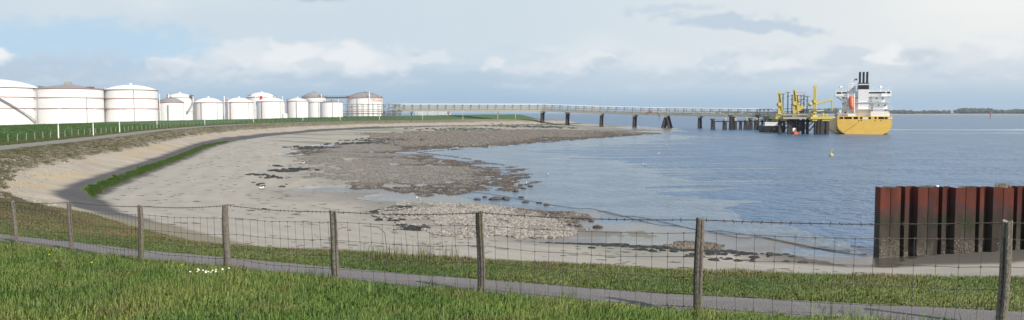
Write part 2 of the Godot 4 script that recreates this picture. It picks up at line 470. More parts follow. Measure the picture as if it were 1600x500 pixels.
func sky_color(az: float, el: float, na: FastNoiseLite, nb: FastNoiseLite) -> Color:
	var side := smoothstep(0.1, 0.5, 0.5 + 0.5 * cos(az - 5.445))     # paler towards the sun's side
	var veil := na.get_noise_2d(az * 46.0, el * 120.0)
	var fine := nb.get_noise_2d(az * 190.0, el * 330.0)
	var low := mixc(Color(0.335, 0.48, 0.63), Color(0.40, 0.525, 0.65), side)
	var high := mixc(Color(0.575, 0.67, 0.745), Color(0.81, 0.815, 0.80), side)
	var c := mixc(low, high, smoothstep(0.0, 0.075, el + 0.012 * veil))
	c = mixc(c, mixc(Color(0.73, 0.77, 0.80), Color(0.87, 0.865, 0.84), side), smoothstep(-0.1, 0.5, veil + 0.08 * fine) * 0.7 * smoothstep(0.04, 0.10, el))
	# low heaps of cloud all round the horizon
	var band := smoothstep(0.02, 0.05, el) * smoothstep(0.095, 0.06, el)
	if band > 0.0:
		var up := nb.get_noise_2d(az * 190.0, (el + 0.005) * 330.0)
		var lit := clampf(0.5 + (fine - up) * 2.5, 0.0, 1.0)
		c = mixc(c, mixc(Color(0.44, 0.54, 0.65), Color(0.74, 0.775, 0.81), lit), band * 0.5 * smoothstep(-0.1, 0.35, fine + 0.4 * veil))
	var off := az - PI
	if el < 0.17 and absf(off) < 0.9:
		var wx := 0.022 * nb.get_noise_2d(az * 330.0 + 70.0, el * 560.0)
		var wy := 0.012 * nb.get_noise_2d(az * 330.0 + 170.0, el * 560.0 + 40.0)
		var puff := nb.get_noise_2d(az * 700.0 + 20.0, el * 1000.0)
		for q in banks:
			var dx: float = off + wx - q[0]
			if absf(dx) > q[2] * 2.0: continue
			var dy: float = el + wy - q[1] - dx * q[4]
			# flat below, heaped above
			var r: float = dx * dx / (q[2] * q[2]) + dy * dy / (q[3] * q[3]) * (1.0 if dy > 0.0 else 1.7)
			if r < 2.2: c = mixc(c, q[5], q[6] * smoothstep(1.8, 0.5, r + 0.5 * fine + 0.7 * puff))
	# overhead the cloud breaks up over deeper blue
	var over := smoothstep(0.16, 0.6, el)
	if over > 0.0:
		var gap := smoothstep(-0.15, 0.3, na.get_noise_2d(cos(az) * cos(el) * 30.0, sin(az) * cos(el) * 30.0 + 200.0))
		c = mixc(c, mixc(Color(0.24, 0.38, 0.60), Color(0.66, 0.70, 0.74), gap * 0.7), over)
	return c

func build_sky() -> PanoramaSkyMaterial:
	var na := FastNoiseLite.new()
	na.seed = 11; na.noise_type = FastNoiseLite.TYPE_SIMPLEX_SMOOTH; na.frequency = 0.05; na.fractal_octaves = 3
	var nb := FastNoiseLite.new()
	nb.seed = 23; nb.noise_type = FastNoiseLite.TYPE_SIMPLEX_SMOOTH; nb.frequency = 0.05; nb.fractal_octaves = 5; nb.fractal_gain = 0.55
	nb.domain_warp_enabled = true; nb.domain_warp_amplitude = 6.0; nb.domain_warp_frequency = 0.06
	var W0 := 4096; var H0 := 2048
	var im := Image.create(W0, H0, false, Image.FORMAT_RGBAF)
	im.fill(Color(0.20, 0.225, 0.235))
	# high sky, soft: half a degree a sample is plenty
	var hi := Image.create(512, 112, false, Image.FORMAT_RGBAF)
	for y in 112:
		var el := PI * 0.5 - PI * (y + 0.5) * 8.0 / H0
		for x in 512:
			var az := (x + 0.5) / 512.0 * TAU
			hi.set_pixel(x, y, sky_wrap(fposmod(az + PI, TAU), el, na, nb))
	hi.resize(W0, 896, Image.INTERPOLATE_BILINEAR)
	im.blit_rect(hi, Rect2i(0, 0, W0, 896), Vector2i(0, 0))
	var lo := Image.create(2048, 132, false, Image.FORMAT_RGBAF)
	for y in 132:
		var el := PI * 0.5 - PI * (y + 894.5) / H0
		for x in 2048:
			lo.set_pixel(x, y, sky_wrap(fposmod((x + 0.5) / 2048.0 * TAU + PI, TAU), maxf(el, 0.0), na, nb))
	lo.resize(W0, 132, Image.INTERPOLATE_BILINEAR)
	im.blit_rect(lo, Rect2i(0, 0, W0, 132), Vector2i(0, 894))
	var ps := PanoramaSkyMaterial.new()
	ps.panorama = ImageTexture.create_from_image(im)
	return ps

func sky_wrap(az: float, el: float, na: FastNoiseLite, nb: FastNoiseLite) -> Color:
	# the seam (behind the viewer) is closed by blending the two ends
	var c := sky_color(az, el, na, nb)
	var s := smoothstep(TAU - 0.5, TAU, az)
	if s > 0.0: c = c.lerp(sky_color(az - TAU, el, na, nb), s)
	return c

func water_ripples() -> ImageTexture:
	var a := FastNoiseLite.new()
	a.seed = 5; a.noise_type = FastNoiseLite.TYPE_SIMPLEX_SMOOTH; a.frequency = 0.035; a.fractal_octaves = 5; a.fractal_gain = 0.62
	var b := FastNoiseLite.new()
	b.seed = 8; b.noise_type = FastNoiseLite.TYPE_SIMPLEX_SMOOTH; b.frequency = 0.006; b.fractal_octaves = 3
	var ia := a.get_seamless_image(1024, 1024, false, false, 0.1, true)
	var ib := b.get_seamless_image(1024, 1024, false, false, 0.1, true)
	ia.convert(Image.FORMAT_L8); ib.convert(Image.FORMAT_L8)
	var da := ia.get_data(); var db := ib.get_data()
	for k in da.size():
		var amp := 0.45 + 0.55 * smoothstep(0.35, 0.6, db[k] / 255.0)
		da[k] = int(127.5 + (da[k] - 127.5) * amp)
	var im := Image.create_from_data(1024, 1024, false, Image.FORMAT_L8, da)
	im.convert(Image.FORMAT_RGBA8)
	im.bump_map_to_normal_map(6.0)
	return ImageTexture.create_from_image(im)

func build_materials() -> void:
	var speck := noise_tex(0.08, 0.62, 1.32, 512, 5, 3)
	var fine := noise_tex(0.03, 0.8, 1.12, 512, 4, 9)
	var weather := noise_tex(0.012, 0.72, 1.1, 512, 6, 14)
	M.soil = grain(mat(Color.WHITE, 0.92, 0.0, true), speck, 0.45)
	M.soil.normal_enabled = true
	M.soil.normal_texture = noise_tex(0.06, 0, 1, 512, 5, 6, true, 5.0)
	M.soil.normal_scale = 0.7
	M.mud = grain(mat(Color.WHITE, 0.17, 0.0, true), speck, 0.45)
	M.mud.normal_enabled = true
	M.mud.normal_texture = M.soil.normal_texture
	M.mud.normal_scale = 0.3
	M.gravel = grain(mat(lin(0.215, 0.195, 0.19), 0.95), noise_tex(0.16, 0.3, 1.7, 512, 4, 4), 0.4)
	M.gravel.normal_enabled = true; M.gravel.normal_texture = noise_tex(0.2, 0, 1, 512, 3, 4, true, 8.0)
	M.road = grain(mat(lin(0.2, 0.185, 0.155), 0.95), speck, 0.25)
	M.water = mat(lin(0.045, 0.105, 0.19), 0.28)
	M.water.metallic_specular = 0.5
	M.water.uv1_triplanar = true; M.water.uv1_world_triplanar = true; M.water.uv1_scale = Vector3(1.0 / 83.0, 1.0 / 83.0, 1.0 / 52.0)
	M.water.normal_enabled = true
	M.water.normal_texture = water_ripples()
	M.water.normal_scale = 1.6
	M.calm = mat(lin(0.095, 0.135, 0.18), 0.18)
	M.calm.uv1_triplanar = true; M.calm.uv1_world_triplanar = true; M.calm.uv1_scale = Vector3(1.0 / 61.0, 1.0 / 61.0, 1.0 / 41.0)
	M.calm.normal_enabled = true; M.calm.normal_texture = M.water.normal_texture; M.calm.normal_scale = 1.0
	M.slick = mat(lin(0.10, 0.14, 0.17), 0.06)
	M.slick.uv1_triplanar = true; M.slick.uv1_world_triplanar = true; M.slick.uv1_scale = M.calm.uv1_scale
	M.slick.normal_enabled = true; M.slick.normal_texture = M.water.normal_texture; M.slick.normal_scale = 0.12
	M.rock = mat(Color.WHITE, 0.8, 0.0, true)
	M.weed = mat(Color.WHITE, 0.6, 0.0, true)
	M.grass = mat(Color.WHITE, 0.6, 0.0, true)
	M.grass.backlight_enabled = true; M.grass.backlight = Color(0.5, 0.55, 0.25)
	M.wood = grain(mat(Color.WHITE, 0.95, 0.0, true), noise_tex(0.04, 0.3, 1.55, 512, 5, 31), 1.0, false)
	M.wood.uv1_scale = Vector3(4.0, 0.5, 4.0)
	M.wood.normal_enabled = true; M.wood.normal_texture = noise_tex(0.05, 0, 1, 512, 5, 31, true, 9.0)
	M.wire = mat(lin(0.10, 0.09, 0.088), 0.7, 0.3)
	M.rusty_wire = mat(lin(0.075, 0.05, 0.045), 0.8, 0.2)
	M.white = grain(mat(lin(0.80, 0.80, 0.79), 0.45), noise_tex(0.01, 0.96, 1.01, 512, 4, 21), 0.06)
	M.cream = grain(mat(lin(0.62, 0.6, 0.52), 0.55), weather, 0.2)
	M.lining = mat(lin(0.33, 0.15, 0.12), 0.8)
	M.grey_roof = grain(mat(lin(0.30, 0.29, 0.29), 0.6), weather, 0.15)
	M.pipe = grain(mat(lin(0.50, 0.50, 0.49), 0.35, 0.4), fine, 0.3)
	M.steel = grain(mat(lin(0.17, 0.17, 0.175), 0.6, 0.2), fine, 0.4)
	M.concrete = grain(mat(lin(0.42, 0.40, 0.35), 0.9), weather, 0.35)
	M.pile = grain(mat(lin(0.05, 0.042, 0.04), 0.9), speck, 0.5)
	M.pile_wet = mat(lin(0.022, 0.02, 0.018), 0.7)
	M.ochre = grain(mat(lin(0.80, 0.51, 0.10), 0.5), noise_tex(0.012, 0.93, 1.04, 512, 5, 41), 0.07)
	M.yellow = grain(mat(lin(0.6, 0.49, 0.12), 0.55), weather, 0.4)
	M.ship_white = grain(mat(lin(0.85, 0.855, 0.85), 0.4), noise_tex(0.015, 0.88, 1.02, 512, 4, 44), 0.2)
	M.black = mat(lin(0.018, 0.016, 0.018), 0.5)
	M.glass = mat(lin(0.03, 0.045, 0.06), 0.08)
	M.orange = mat(lin(0.62, 0.12, 0.035), 0.45)
	M.red = mat(lin(0.45, 0.05, 0.04), 0.5)
	M.rust = grain(mat(Color.WHITE, 0.92, 0.0, true), noise_tex(0.06, 0.55, 1.35, 512, 5, 51), 0.8)
	M.rust.normal_enabled = true; M.rust.normal_texture = noise_tex(0.1, 0, 1, 512, 4, 52, true, 6.0)
	M.rope = mat(lin(0.09, 0.085, 0.085), 0.9)
	M.letter = mat(lin(0.10, 0.10, 0.13), 0.6)
	M.letter_orange = mat(lin(0.6, 0.16, 0.03), 0.6)
	M.petal = mat(lin(0.8, 0.8, 0.76), 0.7)
	M.petal_yellow = mat(lin(0.75, 0.55, 0.02), 0.7)
	M.stem = mat(lin(0.09, 0.16, 0.03), 0.7)
	M.feather = mat(lin(0.78, 0.78, 0.77), 0.8)
	M.far_land = grain(mat(Color.WHITE, 0.95, 0.0, true), weather, 0.01)
	M.far_trees = mat(Color.WHITE, 0.9, 0.0, true)

# ---------------------------------------------------------------- water
func build_water() -> void:
	var mb := MB.new()
	var xs := [-9000.0, -800.0, 0.0, 400.0, 1200.0, 4000.0, 16000.0]
	var zs := [20.0, -200.0, -800.0, -3000.0, -16000.0]
	for i in xs.size() - 1:
		for j in zs.size() - 1:
			mb.quad(Vector3(xs[i], 0, zs[j]), Vector3(xs[i + 1], 0, zs[j]), Vector3(xs[i + 1], 0, zs[j + 1]), Vector3(xs[i], 0, zs[j + 1]), Vector3.UP)
	tag(obj("water", mb, M.water), "rippled grey blue sea filling the bay", "water", "", "structure")
	# smooth slicks on the open water: long ragged tongues of unruffled water
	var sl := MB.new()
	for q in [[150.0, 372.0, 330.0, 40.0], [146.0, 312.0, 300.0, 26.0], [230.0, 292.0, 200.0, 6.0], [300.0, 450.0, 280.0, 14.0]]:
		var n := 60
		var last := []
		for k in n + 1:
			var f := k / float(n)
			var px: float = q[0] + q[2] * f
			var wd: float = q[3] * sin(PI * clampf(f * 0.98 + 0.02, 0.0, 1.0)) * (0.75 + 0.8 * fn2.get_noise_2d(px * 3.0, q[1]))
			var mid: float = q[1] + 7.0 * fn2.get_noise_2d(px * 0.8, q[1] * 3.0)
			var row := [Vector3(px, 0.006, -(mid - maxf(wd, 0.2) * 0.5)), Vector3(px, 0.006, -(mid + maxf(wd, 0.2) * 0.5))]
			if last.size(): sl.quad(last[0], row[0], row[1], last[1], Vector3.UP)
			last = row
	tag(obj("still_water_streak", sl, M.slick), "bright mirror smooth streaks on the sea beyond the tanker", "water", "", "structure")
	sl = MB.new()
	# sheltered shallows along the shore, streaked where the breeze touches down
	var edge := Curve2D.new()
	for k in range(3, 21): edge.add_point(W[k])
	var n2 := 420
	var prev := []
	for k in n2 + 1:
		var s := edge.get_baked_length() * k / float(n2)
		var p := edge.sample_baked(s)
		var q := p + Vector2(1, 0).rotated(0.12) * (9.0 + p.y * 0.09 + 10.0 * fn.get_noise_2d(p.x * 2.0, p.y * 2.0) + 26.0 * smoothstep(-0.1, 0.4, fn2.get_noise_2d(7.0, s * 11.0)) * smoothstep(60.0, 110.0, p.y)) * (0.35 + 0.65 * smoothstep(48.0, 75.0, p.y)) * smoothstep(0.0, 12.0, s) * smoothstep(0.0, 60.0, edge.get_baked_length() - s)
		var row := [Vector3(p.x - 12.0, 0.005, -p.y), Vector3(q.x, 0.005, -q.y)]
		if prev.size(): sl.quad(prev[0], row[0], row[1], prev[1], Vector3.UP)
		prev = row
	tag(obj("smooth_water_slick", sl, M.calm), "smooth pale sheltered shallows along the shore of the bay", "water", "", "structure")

func build_far_shore() -> void:
	var mb := MB.new()
	var tr := []
	var cols := []
	var x := 600.0
	var prev := []
	while x < 5200.0:
		var z := -3050.0 - 120.0 * fn.get_noise_2d(x * 0.02, 3.0)
		var rise := smoothstep(600.0, 1500.0, x)
		var h := (5.0 + 8.0 * maxf(0.0, fn.get_noise_2d(x * 0.12, 8.0) + 0.4)) * rise + 1.5
		var row := [Vector3(x, -0.5, z + 60.0), Vector3(x, 1.2, z), Vector3(x, 2.0, z - 90.0), Vector3(x, h, z - 190.0), Vector3(x, 1.0, z - 420.0)]
		if prev.size():
			for k in 4:
				mb.col = [Color(0.42, 0.38, 0.3), Color(0.42, 0.38, 0.3), Color(0.13, 0.14, 0.07), Color(0.09, 0.11, 0.05)][k]
				mb.quad(prev[k], row[k], row[k + 1], prev[k + 1], Vector3.UP)
		prev = row
		var n := int(2 + 5 * rise)
		for k in n:
			if fn2.get_noise_2d(x * 0.35, 60.0) < -0.4 * rise + 0.02 * (1.0 - rise): continue
			var s := rng.randf_range(5.0, 9.0) * (1.0 + 0.8 * fn.get_noise_2d(x * 0.2, 40.0)) * (0.55 + 0.5 * rise)
			tr.append(Transform3D(Basis.from_euler(Vector3(0, rng.randf() * TAU, 0)).scaled(Vector3(s * 1.5, s, s * 1.5)), Vector3(x + rng.randf_range(-9, 9), h - 1.0 + s * 0.6, z - 190.0 + rng.randf_range(-50, 60))))
			var g := rng.randf_range(0.75, 1.25)
			cols.append(Color(0.045 * g, 0.06 * g, 0.03 * g))
		x += 14.0
	tag(obj("far_shore_land", mb, M.far_land), "low sandy shore with dunes across the water", "shore", "", "structure")
	var t := MB.new()
	var crown := MB.new()
	for k in 9:
		crown.lump(Vector3(rng.randf_range(-0.6, 0.6), rng.randf_range(-0.4, 0.6), rng.randf_range(-0.6, 0.6)), Vector3.ONE * rng.randf_range(0.3, 0.6), fn2, 0.5, 7, 5)
	copies("far_treeline", crown.mesh(), M.far_trees, tr, cols, "dark far wood along the low shore beyond the sea", "woodland")
# ---------------------------------------------------------------- grass and flowers
func blades(n: int, h: float, spread: float, wd: float, lean: float, seed_: int) -> ArrayMesh:
	var g := RandomNumberGenerator.new()
	g.seed = seed_
	var mb := MB.new()
	for k in n:
		var a := g.randf() * TAU
		var r := sqrt(g.randf()) * spread
		var p := Vector3(cos(a) * r, -0.02, sin(a) * r)
		var b := g.randf() * TAU
		var out := Vector3(cos(b), 0, sin(b))
		var side := Vector3(-out.z, 0, out.x).rotated(Vector3.UP, g.randf_range(-0.6, 0.6))
		var hh := h * g.randf_range(0.45, 1.1)
		var ln := lean * g.randf_range(0.15, 1.0)
		var m := p + Vector3.UP * hh * 0.55 + out * hh * ln * 0.3
		var t := p + Vector3.UP * hh * (1.0 - 0.25 * ln) + out * hh * ln
		var w := wd * g.randf_range(0.6, 1.2)
		var sh := g.randf_range(0.75, 1.3)
		mb.col = Color(sh * g.randf_range(0.9, 1.2), sh, sh * g.randf_range(0.7, 1.0))
		var nn := (out * 0.5 + Vector3.UP).normalized()
		mb.tri(p - side * w, p + side * w, m + side * w * 0.8, nn, nn, nn)
		mb.tri(p - side * w, m + side * w * 0.8, m - side * w * 0.8, nn, nn, nn)
		mb.tri(m - side * w * 0.8, m + side * w * 0.8, t, nn, nn, nn)
	return mb.mesh()

func build_grass() -> void:
	var long_mesh := blades(12, 0.22, 0.10, 0.0045, 0.55, 71)
	var short_mesh := blades(14, 0.12, 0.13, 0.005, 0.7, 72)
	var tuft_mesh := blades(26, 0.15, 0.24, 0.0065, 0.75, 73)
	var lists := [[], [], [], [], []]
	var cols := [[], [], [], [], []]
	# long grass on the crown of the dike, before the fence
	var tries := 0
	while tries < 105000:
		tries += 1
		var d := 4.0 + 26.0 * pow(rng.randf(), 0.8)
		var x := rng.randf_range(-0.74 * d - 2.5, minf(0.74 * d + 2.5, 10.0))
		near(R, Vector2(x, d))
		if (nd < 0.68 and (nd < 0.42 or rng.randf() > 0.15)) or Geometry2D.is_point_in_polygon(Vector2(x, d), polyR): continue
		var a := fn.get_noise_2d(x * 14.0, d * 14.0)
		var b := fn2.get_noise_2d(x * 40.0, d * 40.0)
		var s := 0.75 + 0.55 * a + rng.randf_range(-0.25, 0.35)
		s *= lerpf(0.35, 1.0, smoothstep(0.7, 1.6, nd + 0.7 * b))
		lists[0].append(Transform3D(Basis.from_euler(Vector3(rng.randf_range(-0.15, 0.15), rng.randf() * TAU, rng.randf_range(-0.15, 0.15))).scaled(Vector3(1.0, maxf(s, 0.3), 1.0)), on_ground(x, d)))
		var c := mixc(Color(0.145, 0.265, 0.055), Color(0.33, 0.40, 0.125), 0.5 + 0.9 * a + 0.5 * b)
		c = mixc(c, Color(0.26, 0.22, 0.11), 0.55 * smoothstep(0.1, 0.6, b + rng.randf_range(-0.2, 0.3)))
		cols[0].append(c)
	# shorter turf on the verge beyond the path
	tries = 0
	while tries < 120000:
		tries += 1
		var d := rng.randf_range(8.0, 46.0)
		var x := rng.randf_range(-0.72 * d - 2.0, 0.72 * d + 3.0)
		land(x, d)
		if ev_zone != 1 or (ev_dr < 0.68 and (ev_dr < 0.42 or rng.randf() > 0.2)) or ev_t < 0.3: continue
		var a := fn.get_noise_2d(x * 10.0, d * 10.0)
		var b := fn2.get_noise_2d(x * 26.0, d * 26.0)
		var edge := smoothstep(0.92, 0.78, ev_t + 0.08 * a) * 0.8 + 0.35 * smoothstep(18.0, 34.0, d)
		var s := 0.9 + 0.7 * b + rng.randf_range(-0.2, 0.3)
		lists[1].append(Transform3D(Basis.from_euler(Vector3(0, rng.randf() * TAU, 0)).scaled(Vector3(1.1, clampf(s, 0.4, 1.8), 1.1)), on_ground(x, d)))
		var c := mixc(Color(0.12, 0.21, 0.05), Color(0.25, 0.285, 0.10), 0.5 + a + 0.4 * b)
		cols[1].append(mixc(c, Color(0.30, 0.215, 0.125), edge * smoothstep(-0.3, 0.3, b + rng.randf_range(-0.35, 0.35))))
	# coarse brown growth on the dike slope round the bay
	tries = 0
	while tries < 150000:
		tries += 1
		var d := 30.0 * pow(14.0, rng.randf())
		var x := rng.randf_range(-95.0, 12.0) if d > 120.0 else rng.randf_range(-0.66 * d - 12.0, -0.2 * d)
		land(x, d)
		if ev_zone == 1 and ev_t > 0.5 + 0.1 * fn2.get_noise_2d(x * 9.0, d * 9.0) and ev_dr > 1.8 and d > 36.0:
			var b := fn2.get_noise_2d(x * 12.0, d * 12.0)
			var s := (0.7 + 0.5 * b + rng.randf_range(-0.2, 0.4)) * (1.0 + d / 260.0)
			lists[2].append(Transform3D(Basis.from_euler(Vector3(0, rng.randf() * TAU, 0)).scaled(Vector3(1.3, clampf(s, 0.3, 1.8), 1.3) * lerpf(0.75, 1.2, smoothstep(40.0, 140.0, d))), on_ground(x, d)))
			cols[2].append(mixc(mixc(Color(0.225, 0.19, 0.125), Color(0.29, 0.25, 0.175), rng.randf()), Color(0.16, 0.18, 0.075), smoothstep(0.0, 0.4, b) * 0.7))
		elif ev_zone == 2 and d > 60.0 and ev_t < 14.0 and ev_dr > 2.0:
			var s2 := rng.randf_range(0.6, 1.5) * (1.0 + d / 300.0)
			lists[3].append(Transform3D(Basis.from_euler(Vector3(0, rng.randf() * TAU, 0)).scaled(Vector3(1.5, s2, 1.5)), on_ground(x, d)))
			cols[3].append(mixc(mixc(Color(0.19, 0.18, 0.085), Color(0.095, 0.19, 0.045), smoothstep(0.2, 0.4, ev_t)), Color(0.15, 0.24, 0.06), rng.randf() * 0.6))
	# bright green growth along the foot of the asphalt slope
	for k in 22000:
		var f := rng.randf()
		var p := T[9].lerp(T[10], 0.0)
		var seg := 9 + int(f * 6.0)
		p = T[seg].lerp(T[seg + 1], f * 6.0 - int(f * 6.0))
		var dir := (T[seg + 1] - T[seg]).normalized()
		var nrm := Vector2(dir.y, -dir.x)
		var w := 0.55 * smoothstep(0.0, 0.04, f) * smoothstep(1.0, 0.75, f) + 0.2
		var q := p - nrm * (rng.randf() * w * (1.0 + 0.5 * fn.get_noise_2d(p.x * 26.0, p.y * 26.0)) + 0.3 + 0.2 * fn2.get_noise_2d(p.x * 40.0, p.y * 40.0))
		if fn2.get_noise_2d(q.x * 24.0, q.y * 24.0) < -0.3: continue
		lists[4].append(Transform3D(Basis.from_euler(Vector3(0, rng.randf() * TAU, 0)).scaled(Vector3(0.8, rng.randf_range(0.3, 1.5) * (1.0 + fn.get_noise_2d(q.x * 40.0, q.y * 40.0)), 0.8)), on_ground(q.x, q.y)))
		cols[4].append(mixc(mixc(Color(0.10, 0.2, 0.035), Color(0.21, 0.33, 0.08), rng.randf()), Color(0.2, 0.19, 0.08), 0.7 * smoothstep(0.1, 0.5, fn.get_noise_2d(q.x * 30.0, q.y * 30.0))))
	copies("long_grass", long_mesh, M.grass, lists[0], cols[0], "long green grass on the crown of the dike before the fence", "grass")
	copies("verge_grass", short_mesh, M.grass, lists[1], cols[1], "short green and straw coloured turf between path and beach", "grass")
	copies("slope_grass", tuft_mesh, M.grass, lists[2], cols[2], "dry brown grass covering the dike slope", "grass")
	copies("bund_grass", tuft_mesh, M.grass, lists[3], cols[3], "green grass on the bank below the white tanks", "grass")
	copies("shore_plants", tuft_mesh, M.grass, lists[4], cols[4], "bright green salt plants edging the dark asphalt slope", "ground cover")
	var tall := blades(22, 0.34, 0.13, 0.0042, 0.6, 77)
	var dead := blades(5, 0.42, 0.08, 0.0028, 0.7, 78)
	var tl := []; var tc := []; var dl := []; var dc := []
	for k in 5200:
		var d := 5.0 + 20.0 * rng.randf()
		var x := rng.randf_range(-0.74 * d - 2.0, minf(0.74 * d + 2.0, 9.0))
		near(R, Vector2(x, d))
		if nd < 0.85 or Geometry2D.is_point_in_polygon(Vector2(x, d), polyR): continue
		var a := fn2.get_noise_2d(x * 22.0 + 90.0, d * 22.0)
		if a < 0.12 and not (Vector2(x + 0.45, d - 11.7).length() < 0.8): continue
		var tr := Transform3D(Basis.from_euler(Vector3(0, rng.randf() * TAU, 0)).scaled(Vector3(1, rng.randf_range(0.55, 1.15), 1)), on_ground(x, d))
		if rng.randf() < 0.8:
			tl.append(tr); tc.append(mixc(Color(0.075, 0.17, 0.03), Color(0.2, 0.29, 0.08), rng.randf()))
		else:
			dl.append(tr); dc.append(Color(0.36, 0.32, 0.19) * rng.randf_range(0.7, 1.1))
	copies("tall_grass", tall, M.grass, tl, tc, "taller tufts of grass standing in the turf before the fence", "grass")
	copies("dead_stems", dead, M.grass, dl, dc, "dry straw coloured stems standing in the turf before the fence", "grass")
	# thin upright stalks at the edge of the verge
	var st := blades(7, 0.55, 0.12, 0.004, 0.3, 76)
	var ls := []; var lc := []
	for k in 60:
		var x := rng.randf_range(-3.4, -1.2)
		ls.append(Transform3D(Basis.from_euler(Vector3(0, rng.randf() * TAU, 0)).scaled(Vector3(1, rng.randf_range(0.5, 1.2), 1)), on_ground(x, 17.6 - 0.35 * (x + 2.5) + rng.randf_range(-0.4, 0.3))))
		lc.append(Color(0.17, 0.19, 0.075))
	copies("tall_stalks", st, M.grass, ls, lc, "thin tall grass stalks at the verge above the beach", "grass")

func flower(label: String, group: String, petal: Material, size: float, stem_h: float) -> Node3D:
	var o := thing("daisy" if petal == M.petal else "dandelion", label, "flower", Vector3.ZERO, 0.0, group)
	var s := MB.new()
	s.tube([Vector3(0, -0.02, 0), Vector3(0.01, stem_h * 0.5, 0), Vector3(0, stem_h, 0.01)], 0.002, 4)
	obj("stem", s, M.stem, o)
	var h := MB.new()
	var tilt := Basis.from_euler(Vector3(0.5, 0, 0))
	for k in 12:
		var a := TAU * k / 12.0
		var dir := tilt * Vector3(cos(a), 0.15, sin(a))
		var sd := tilt * Vector3(-sin(a), 0, cos(a)) * size * 0.22
		var c := Vector3(0, stem_h, 0.01)
		h.quad(c + dir * size * 0.2 - sd * 0.5, c + dir * size * 0.2 + sd * 0.5, c + dir * size + sd, c + dir * size - sd, tilt.y)
	obj("petals", h, petal, o)
	var e := MB.new()
	e.lump(Vector3(0, stem_h + 0.004, 0.01), Vector3(size * 0.35, size * 0.2, size * 0.35), fn2, 0.1, 7, 4)
	obj("centre", e, M.petal_yellow, o)
	return o

func build_flowers() -> void:
	var w := flower("white daisy in the small patch of daisies in the long grass", "daisies in the grass", M.petal, 0.015, 0.24)
	for k in 16:
		var o := w if k == 0 else dup(w, Vector3.ZERO)
		o.position = on_ground(-5.15 + 0.27 * rng.randf_range(-1, 1), 13.3 + rng.randf_range(-0.4, 0.4))
		o.rotation.y = rng.randf_range(-0.7, 0.7)
	var y := flower("yellow dandelion in the long grass before the fence", "dandelions in the grass", M.petal_yellow, 0.016, 0.2)
	var at := [[-9.9, 16.9], [-8.1, 15.2], [-6.1, 14.6], [-8.9, 15.4]]
	for k in at.size():
		var o := y if k == 0 else dup(y, Vector3.ZERO)
		o.position = on_ground(at[k][0], at[k][1])
		o.rotation.y = rng.randf_range(-0.7, 0.7)

